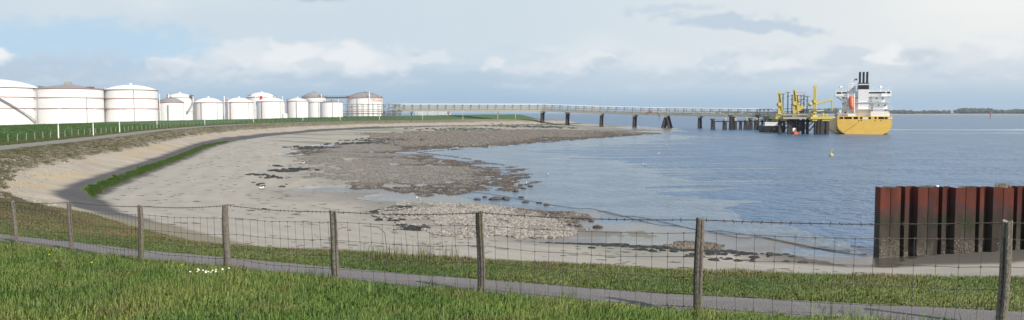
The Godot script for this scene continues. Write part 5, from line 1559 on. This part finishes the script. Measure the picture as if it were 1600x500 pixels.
func build_barge() -> void:
	var o := thing("inland_barge", "dark hulled inland barge with white wheelhouse moored beside the jetty", "barge", Vector3(106.4, 0, -323), -0.16)
	hull("hull", o, [[0.0, 4.2, 2.7], [-1.2, 4.6, 2.6], [-12.0, 4.6, 2.4], [-15.0, 3.0, 2.9]], -0.5, M.black)
	var r := MB.new()
	for s in [-1, 1]: r.box(Vector3(s * 2.3, 2.62, 0.05), Vector3(4.3, 0.22, 0.14))
	r.box(Vector3(0, 1.3, 0.04), Vector3(1.2, 1.0, 0.1))
	obj("rubbing_strake", r, M.steel, o)
	var c := MB.new()
	c.box(Vector3(-0.6, 3.35, -3.2), Vector3(6.0, 1.6, 4.2), Basis.IDENTITY, 0.97)
	obj("cabin", c, M.ship_white, o)
	var w := MB.new()
	w.box(Vector3(-0.8, 4.8, -3.4), Vector3(3.6, 1.3, 2.6), Basis.IDENTITY, 0.94)
	obj("wheelhouse_window", w, M.glass, o)
	var t := MB.new()
	t.box(Vector3(-0.8, 5.55, -3.4), Vector3(4.2, 0.2, 3.2))
	obj("wheelhouse_roof", t, M.steel, o)
	var m := MB.new()
	m.rod(Vector3(2.0, 2.6, -4), Vector3(2.0, 6.6, -4), 0.08, 5)
	m.rod(Vector3(-4.0, 2.6, -0.3), Vector3(-4.0, 3.7, -0.3), 0.05, 4); m.rod(Vector3(4.0, 2.6, -0.3), Vector3(4.0, 3.7, -0.3), 0.05, 4); m.rod(Vector3(-4.0, 3.7, -0.3), Vector3(4.0, 3.7, -0.3), 0.04, 4)
	obj("mast", m, M.steel, o)
# ---------------------------------------------------------------- the tanker
func bxs(list: Array) -> MB:
	var m := MB.new()
	for q in list: m.box(Vector3((q[0] + q[1]) * 0.5, (q[2] + q[3]) * 0.5, (q[4] + q[5]) * 0.5), Vector3(q[1] - q[0], q[3] - q[2], q[5] - q[4]))
	return m

func rails(parent: Node, x0: float, x1: float, y: float, z: float, m: Material) -> void:
	var r := MB.new()
	for k in [0.55, 1.05]: r.rod(Vector3(x0, y + k, z), Vector3(x1, y + k, z), 0.04, 4)
	var n := maxi(2, int((x1 - x0) / 1.5))
	for k in n + 1: r.rod(Vector3(lerpf(x0, x1, k / float(n)), y, z), Vector3(lerpf(x0, x1, k / float(n)), y + 1.05, z), 0.035, 4)
	obj("handrail", r, m, parent)

func build_ship() -> void:
	var o := thing("tanker_ship", "moored tanker seen from astern with ochre hull and white superstructure", "ship", Vector3(130.2, 0, -294.5), deg_to_rad(-20.0))
	# hull: transom with rounded bilges, long parallel body, tapering bow
	var st := [
		[0.0, [[-0.7, 3.5], [-0.3, 5.6], [0.5, 7.3], [1.6, 8.6], [3.0, 9.2], [4.4, 9.3], [5.6, 9.3]]],
		[-6.0, [[-0.9, 5.0], [-0.5, 7.0], [0.4, 8.5], [1.5, 9.1], [3.0, 9.35], [4.4, 9.4], [5.6, 9.4]]],
		[-16.0, [[-1.0, 8.0], [-0.6, 9.0], [0.3, 9.4], [1.5, 9.45], [3.0, 9.45], [4.4, 9.45], [5.6, 9.45]]],
		[-92.0, [[-1.0, 8.0], [-0.6, 9.0], [0.3, 9.4], [1.5, 9.45], [3.0, 9.45], [4.4, 9.45], [5.6, 9.45]]],
		[-108.0, [[-1.0, 4.2], [-0.6, 5.4], [0.3, 6.0], [1.5, 6.4], [3.0, 7.0], [4.4, 7.6], [5.8, 8.2]]],
		[-122.0, [[-1.0, 0.1], [-0.6, 0.2], [0.3, 0.3], [1.5, 0.5], [3.0, 0.9], [4.4, 1.4], [6.5, 2.2]]]]
	var mb := MB.new()
	for k in st.size() - 1:
		for j in 6:
			for sg in [-1.0, 1.0]:
				var a = st[k]; var b = st[k + 1]
				mb.quad(Vector3(sg * a[1][j][1], a[1][j][0], a[0]), Vector3(sg * a[1][j + 1][1], a[1][j + 1][0], a[0]), Vector3(sg * b[1][j + 1][1], b[1][j + 1][0], b[0]), Vector3(sg * b[1][j][1], b[1][j][0], b[0]), Vector3(sg, -0.1, 0))
	for j in 6:
		var a = st[0][1]
		mb.quad(Vector3(-a[j][1], a[j][0], 0), Vector3(a[j][1], a[j][0], 0), Vector3(a[j + 1][1], a[j + 1][0], 0), Vector3(-a[j + 1][1], a[j + 1][0], 0), Vector3(0, 0, 1))
	obj("hull", mb, M.ochre, o)
	# open bulwark round the mooring deck
	var bw := MB.new()
	var xs := [-9.3, -8.7, -7.3, -6.9, -4.3, -3.7, -2.2, -1.5, -0.6, 1.3, 2.2, 3.4, 4.1, 4.7, 6.6, 6.8, 8.6, 9.3]
	for k in range(0, xs.size(), 2): bw.box(Vector3((xs[k] + xs[k + 1]) * 0.5, 6.0, -0.12), Vector3(xs[k + 1] - xs[k], 0.84, 0.2))
	bw.box(Vector3(0, 6.54, -0.12), Vector3(18.7, 0.24, 0.26))
	for s in [-1, 1]:
		bw.box(Vector3(s * 9.3, 6.54, -8.2), Vector3(0.26, 0.24, 16.0))
		for k in 5: bw.box(Vector3(s * 9.32, 6.0, -0.6 - k * 3.6), Vector3(0.2, 0.84, 0.9))
	obj("bulwark", bw, M.ochre, o)
	var dk := bxs([[-9.2, 9.2, 5.3, 5.5, -120, -0.3]])
	dk.col = Color.WHITE
	obj("mooring_deck", dk, M.steel, o)
	obj("poop_deck", bxs([[-9.1, 9.1, 6.43, 6.6, -20.0, -0.35]]), M.ochre, o)
	obj("mooring_bulkhead", bxs([[-8.0, 8.0, 5.5, 6.42, -6.0, -3.6]]), M.steel, o)
	obj("name_board", bxs([[-0.7, 1.2, 5.45, 6.2, -0.02, 0.06]]), M.ship_white, o)
	obj("draught_board", bxs([[8.0, 9.1, 5.7, 6.2, -0.02, 0.05]]), M.ship_white, o)
	for x in [-1.9, -0.9, 3.6, 5.6]: obj("fairlead", bxs([[x - 0.16, x + 0.16, 4.9, 5.2, 0.0, 0.05]]), M.black, o)
	# house, tier on tier
	for q in [[-7.2, 8.7, 6.6, 9.2, -17, -3.6], [-6.8, 8.0, 9.2, 11.8, -17, -4.6], [-6.6, 7.2, 11.8, 14.0, -17, -5.4]]:
		var t := obj("deckhouse_tier", bxs([q]), M.ship_white, o)
		var e := obj("deck_edge", bxs([[q[0] - 0.8, q[1] + 0.9, q[3] - 0.02, q[3] + 0.14, q[4], q[5] + 1.6]]), M.ship_white, t)
		for k in 7:
			var x := lerpf(q[0] + 0.8, q[1] - 0.8, k / 6.0)
			if x > -2.6 and x < 1.9: continue
			if k % 3 == 1: obj("door", bxs([[x - 0.4, x + 0.4, q[2] + 0.15, q[2] + 1.95, q[5] - 0.02, q[5] + 0.04]]), M.pipe, t)
			else: obj("window", bxs([[x - 0.28, x + 0.28, q[2] + 1.15, q[2] + 1.75, q[5] - 0.02, q[5] + 0.03]]), M.glass, t)
		rails(t, q[0] - 0.7, -2.4, q[3] + 0.14, q[5] + 1.5, M.ship_white)
		rails(t, 1.7, q[1] + 0.8, q[3] + 0.14, q[5] + 1.5, M.ship_white)
	# stepped blocks at the starboard quarter and lockers
	for q in [[2.2, 8.0, 6.6, 8.5, -3.6, -1.6], [3.0, 6.8, 8.5, 9.9, -4.6, -2.4], [-9.0, -7.6, 6.6, 7.8, -6, -3], [-5.6, -3.0, 6.6, 7.6, -3.6, -1.4], [7.4, 8.8, 6.6, 8.0, -9, -5]]:
		obj("deck_locker", bxs([q]), M.ship_white, o)
	# wheelhouse with wings
	var wh := obj("wheelhouse", bxs([[-6.0, 6.2, 14.15, 16.2, -16.5, -8.0]]), M.ship_white, o)
	obj("bridge_wing", bxs([[-9.9, -5.9, 14.1, 14.35, -14, -7.0], [-9.9, -5.9, 14.35, 15.1, -7.2, -7.0], [-9.9, -9.7, 14.35, 15.1, -14, -7.2], [-9.9, -5.9, 15.85, 16.2, -14, -7.0], [-9.9, -9.5, 15.1, 15.85, -7.4, -7.0], [-7.8, -7.5, 15.1, 15.85, -7.3, -7.0]]), M.ship_white, wh)
	obj("bridge_wing", bxs([[6.1, 9.5, 14.1, 14.35, -14, -7.0], [6.1, 9.5, 14.35, 15.1, -7.2, -7.0], [9.3, 9.5, 14.35, 15.1, -14, -7.2], [1.4, 9.5, 15.85, 16.2, -14, -7.0], [9.1, 9.5, 15.1, 15.85, -7.4, -7.0], [7.5, 7.8, 15.1, 15.85, -7.3, -7.0]]), M.ship_white, wh)
	obj("window", bxs([[-9.5, -5.9, 15.1, 15.85, -8.2, -7.9]]), M.glass, wh)
	obj("window", bxs([[1.4, 9.1, 15.1, 15.85, -8.2, -7.9]]), M.glass, wh)
	var sup := MB.new()
	sup.beam(Vector3(-9.4, 14.1, -9), Vector3(-6.3, 11.8, -9), 0.3, 0.4); sup.beam(Vector3(9.0, 14.1, -9), Vector3(5.9, 11.8, -9), 0.3, 0.4)
	obj("wing_bracket", sup, M.ship_white, wh)
	rails(wh, -9.8, -2.6, 16.2, -7.1, M.ship_white); rails(wh, 1.6, 9.4, 16.2, -7.1, M.ship_white)
	for x in [-8.0, 5.8]:
		var b := MB.new()
		b.rod(Vector3(x, 16.2, -9), Vector3(x, 17.1, -9), 0.16, 6)
		b.lump(Vector3(x, 17.5, -9), Vector3(0.62, 0.62, 0.62), fn2, 0.0, 12, 8)
		obj("radome", b, M.ship_white, wh)
	for x in [-6.6, -4.9, 3.2, 8.6]:
		var a := MB.new()
		a.rod(Vector3(x, 16.2, -8), Vector3(x, 18.2, -8), 0.05, 4)
		obj("aerial", a, M.ship_white, wh)
	# funnel
	var f := obj("funnel", bxs([[-2.1, 1.5, 6.6, 16.7, -9.5, -3.4]]), M.ship_white, o)
	obj("funnel_band", bxs([[-2.12, 1.52, 16.7, 18.3, -9.52, -3.38]]), M.black, f)
	obj("funnel_stripe", bxs([[-2.1, 1.5, 18.3, 18.7, -9.5, -3.4]]), M.ship_white, f)
	obj("funnel_top", bxs([[-2.1, 1.5, 18.7, 19.1, -9.5, -3.4]]), M.black, f)
	for x in [-1.55, -0.3, 0.95]:
		var p := MB.new()
		p.tube([Vector3(x, 19.0, -5.5), Vector3(x, 22.6, -5.5), Vector3(x, 23.1, -5.2)], 0.4, 10)
		obj("exhaust_pipe", p, M.black, f)
	# radar mast
	var ms := obj("radar_mast", bxs([[-5.3, -2.7, 16.2, 18.3, -13, -10.0]]), M.ship_white, o)
	var rm := MB.new()
	rm.rod(Vector3(-4.0, 18.3, -11), Vector3(-4.0, 21.2, -11), 0.16, 6)
	rm.beam(Vector3(-5.4, 19.2, -11), Vector3(-2.6, 19.2, -11), 0.14, 0.2)
	rm.beam(Vector3(-4.9, 20.2, -11), Vector3(-3.1, 20.2, -11), 0.14, 0.25)
	obj("mast_spar", rm, M.ship_white, ms)
	var fl := MB.new()
	for k in 6: fl.quad(Vector3(-3.2 + k * 0.18, 21.0, -10.6 + 0.08 * sin(k * 1.4)), Vector3(-3.02 + k * 0.18, 21.0, -10.6 + 0.08 * sin((k + 1) * 1.4)), Vector3(-3.02 + k * 0.18, 20.3, -10.6 + 0.08 * sin((k + 1) * 1.4)), Vector3(-3.2 + k * 0.18, 20.3, -10.6 + 0.08 * sin(k * 1.4)), Vector3(0, 0, 1))
	obj("flag", fl, M.red, ms)
	# free-fall lifeboat, nose down on its ramp
	var lb := MB.new()
	lb.lathe([Vector2(0, -2.75), Vector2(0.5, -2.45), Vector2(0.85, -1.7), Vector2(0.98, -0.4), Vector2(0.98, 1.2), Vector2(0.8, 2.1), Vector2(0.45, 2.55), Vector2(0, 2.65)], 14, Vector3(-4.5, 11.7, -1.7), Basis.from_euler(Vector3(-0.42, 0, 0.03)))
	obj("lifeboat", lb, M.orange, o)
	var rp := MB.new()
	for x in [-5.6, -3.4]:
		rp.beam(Vector3(x, 15.0, -4.2), Vector3(x, 8.2, -1.2), 0.25, 0.4)
		rp.beam(Vector3(x, 6.6, -2.4), Vector3(x, 9.4, -1.8), 0.25, 0.3)
	rp.beam(Vector3(-5.6, 14.6, -4.0), Vector3(-3.4, 14.6, -4.0), 0.25, 0.3)
	obj("lifeboat_ramp", rp, M.ship_white, o)
	rails(o, -9.1, 9.1, 6.66, -0.3, M.ship_white)
	# stairs on the port side of the house
	var sl := MB.new()
	for k in 3: sl.beam(Vector3(-7.0, 6.6 + 2.6 * k, -4 - k), Vector3(-7.0, 9.2 + 2.6 * k, -7 - k), 0.8, 0.14)
	sl.beam(Vector3(-6.5, 9.3, -3.0), Vector3(-5.8, 13.6, -3.2), 0.5, 0.14)
	obj("ladder", sl, M.ship_white, o)
	# cargo deck gear forward of the house
	for q in [[-7.8, -6.4, 6.0, 9.4, -24, -22, 0], [-8.2, -7.6, 6.0, 8.4, -30, -21, 0], [-3.0, 3.0, 6.0, 7.0, -60, -28, 1], [-8.0, 8.0, 6.0, 7.4, -66, -62, 1], [-8.4, -6.0, 5.5, 7.4, -27, -25, 2]]:
		obj("deck_gear", bxs([q.slice(0, 6)]), [M.ship_white, M.steel, M.red][q[6]], o)
	var cr := MB.new()
	cr.rod(Vector3(0, 5.5, -63), Vector3(0, 13, -63), 0.5, 8); cr.rod(Vector3(0, 12.5, -63), Vector3(0.5, 12.0, -46), 0.3, 7)
	obj("hose_crane", cr, M.ship_white, o)
	var fm := MB.new()
	fm.rod(Vector3(0, 6, -112), Vector3(0, 15, -112), 0.25, 6)
	obj("foremast", fm, M.ship_white, o)
	# stern line from the quarter to the water side dolphin
	var ln := MB.new()
	ln.tube([Vector3(-1.0, 5.4, 0.06), Vector3(-3.0, 3.7, 0.25), Vector3(-5.0, 2.2, 0.25), Vector3(-6.8, 0.7, 0.2), Vector3(-8.6, 2.0, 0.4)], 0.05, 5)
	obj("stern_rope", ln, M.steel, o)
	var hw := thing("mooring_line", "pale mooring rope stretched from tanker to jetty platform", "rope", Vector3.ZERO)
	var hm := MB.new()
	hm.tube([Vector3(116.6, 6.5, -294.2), Vector3(119.0, 6.1, -293.9), Vector3(121.0, 6.2, -294.0)], 0.06, 5)
	obj("rope", hm, M.concrete, hw)

# ---------------------------------------------------------------- small things round the bay
func build_small() -> void:
	var b := thing("channel_buoy", "yellow buoy with topmark floating on the open water before the tanker", "buoy", Vector3(59.4, 0, -148))
	var m := MB.new()
	m.lathe([Vector2(0, -0.3), Vector2(0.36, -0.2), Vector2(0.42, 0.12), Vector2(0.34, 0.3), Vector2(0.12, 0.5), Vector2(0, 0.5)], 14)
	obj("float", m, M.yellow, b)
	var p := MB.new()
	p.rod(Vector3(0, 0.4, 0), Vector3(0.05, 1.05, 0), 0.1, 7)
	p.box(Vector3(0.05, 1.12, 0), Vector3(0.24, 0.2, 0.24), Basis.from_euler(Vector3(0, 0.5, 0.7)))
	obj("topmark", p, M.yellow, b)
	var k := thing("beacon_pole", "rusty beacon pole with basket topmark standing far out in the sea", "beacon", Vector3(606.0, 0, -1010))
	var q := MB.new()
	q.rod(Vector3(0, -2, 0), Vector3(0, 7.0, 0), 0.55, 7, 0.4)
	obj("pole", q, M.lining, k)
	var tpm := MB.new()
	tpm.lathe([Vector2(0, 5.6), Vector2(1.1, 6.2), Vector2(1.1, 8.2), Vector2(0, 8.8)], 10)
	obj("topmark", tpm, M.lining, k)
	# lamp posts along the road on the dike
	var lp := thing("lamp_post", "slim white lamp post beside the dike road below the tanks", "lamp post", Vector3.ZERO, 0.0, "lamp posts along the dike road")
	var s := MB.new()
	s.tube([Vector3(0, -0.4, 0), Vector3(0, 1.9, 0), Vector3(0, 1.95, 0), Vector3(0, 4.3, 0)], [0.095, 0.09, 0.055, 0.045], 8)
	obj("post", s, M.white, lp)
	var ar := MB.new()
	ar.tube([Vector3(0, 4.25, 0), Vector3(0.15, 4.4, 0), Vector3(0.8, 4.45, 0)], 0.045, 6)
	obj("arm", ar, M.white, lp)
	var hd := MB.new()
	hd.box(Vector3(0.95, 4.43, 0), Vector3(0.5, 0.1, 0.2))
	obj("lamp_head", hd, M.pipe, lp)
	var at := [[-65.5, 115.0], [-69.4, 132.0], [-73.9, 150.0], [-84.2, 189.0], [-90.6, 235.0], [-92.5, 285.0], [-85.5, 326.0], [-76.5, 355.0], [-64.5, 388.0], [-47.0, 419.0], [-27.0, 438.0], [-11.0, 453.0], [2.0, 464.0]]
	for j in at.size():
		var o: Node3D = lp if j == 0 else dup(lp, Vector3.ZERO)
		o.position = on_ground(at[j][0], at[j][1])
	# stock fence at the foot of the bank
	var f := thing("stock_fence", "low wire fence on short posts along the foot of the green bank", "fence")
	var cv := Curve2D.new()
	for j in range(14, 24): cv.add_point(R[j])
	var pts := []
	var d := 6.0
	var len := minf(cv.get_baked_length(), 330.0)
	while d < len:
		var c := cv.sample_baked(d)
		var e := cv.sample_baked(d + 1.0)
		var n := Vector2(-(e - c).y, (e - c).x)
		var g := c + n * (5.0 + 0.4 * sin(d * 0.05))
		var mb := MB.new()
		mb.box(Vector3(0, 0.45, 0), Vector3(0.09, 1.2, 0.09), Basis.from_euler(Vector3(rng.randf_range(-0.08, 0.08), rng.randf(), rng.randf_range(-0.08, 0.08))))
		var o := obj("fence_post", mb, M.old_post, f)
		o.position = on_ground(g.x, g.y)
		pts.append(o.position)
		d += 3.4
	for y in [0.55, 0.95]:
		var w := MB.new()
		w.tube(pts.map(func(v): return v + Vector3(0, y, 0)), 0.012, 4)
		obj("line_wire", w, M.wire, f)

# ---------------------------------------------------------------- all together
func _ready() -> void:
	var eye := Vector3(0, 8.0, 0)
	var cam := Camera3D.new()
	cam.name = "camera"
	add_child(cam)
	cam.position = eye
	cam.rotation.x = -atan(74.0 / 1244.0)
	cam.fov = rad_to_deg(2.0 * atan(250.0 / 1244.0))
	cam.near = 0.1
	cam.far = 30000.0
	cam.current = true
	var env := Environment.new()
	env.background_mode = Environment.BG_SKY
	env.sky = Sky.new()
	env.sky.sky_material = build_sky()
	env.background_energy_multiplier = 1.0
	env.tonemap_mode = Environment.TONE_MAPPER_LINEAR
	env.tonemap_exposure = 1.08
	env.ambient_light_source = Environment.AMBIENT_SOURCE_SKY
	env.sdfgi_enabled = true
	env.ssao_enabled = true
	env.ssil_enabled = true
	env.fog_enabled = true
	env.fog_density = 0.00008
	env.fog_light_color = Color(0.80, 0.87, 0.94)
	var we := WorldEnvironment.new()
	we.name = "environment"
	we.environment = env
	add_child(we)
	var sun := DirectionalLight3D.new()
	sun.name = "sun"
	add_child(sun)
	var az := deg_to_rad(42.0); var el := deg_to_rad(40.0)
	sun.look_at_from_position(Vector3(sin(az) * cos(el), sin(el), cos(az) * cos(el)) * 100.0, Vector3.ZERO)
	sun.light_energy = 1.6
	sun.light_angular_distance = 0.5
	sun.light_color = Color(1.0, 0.965, 0.91)
	sun.shadow_enabled = true

	rng.seed = 4711
	fn.seed = 2; fn.noise_type = FastNoiseLite.TYPE_SIMPLEX_SMOOTH; fn.frequency = 0.02; fn.fractal_octaves = 4
	fn2.seed = 7; fn2.noise_type = FastNoiseLite.TYPE_SIMPLEX_SMOOTH; fn2.frequency = 0.02; fn2.fractal_octaves = 3
	polyT = closed(T, true); polyR = closed(R, false); polyC = closed(C, false); polyW = closed(W, true)
	build_materials()
	M.old_post = mat(lin(0.26, 0.25, 0.22), 0.9)
	M.boulder = mat(lin(0.075, 0.055, 0.045), 0.8)
	var t0 := Time.get_ticks_msec()
	build_land()
	print("land ", Time.get_ticks_msec() - t0)
	build_water()
	build_far_shore()
	strip_along(R, RW, 1, 12, 0.035, "path", M.gravel, "narrow grey gravel path running behind the wire fence", "path")
	strip_along(R, RW, 12, 23, 0.06, "road", M.road, "pale track along the top of the dike", "road")
	print("strips ", Time.get_ticks_msec() - t0)
	build_tanks()
	build_bridge()
	build_dolphins()
	build_jetty()
	build_barge()
	build_ship()
	build_piling()
	build_small()
	build_fence()
	print("things ", Time.get_ticks_msec() - t0)
	build_flat()
	print("flat ", Time.get_ticks_msec() - t0)
	build_grass()
	build_flowers()
	print("grass ", Time.get_ticks_msec() - t0)
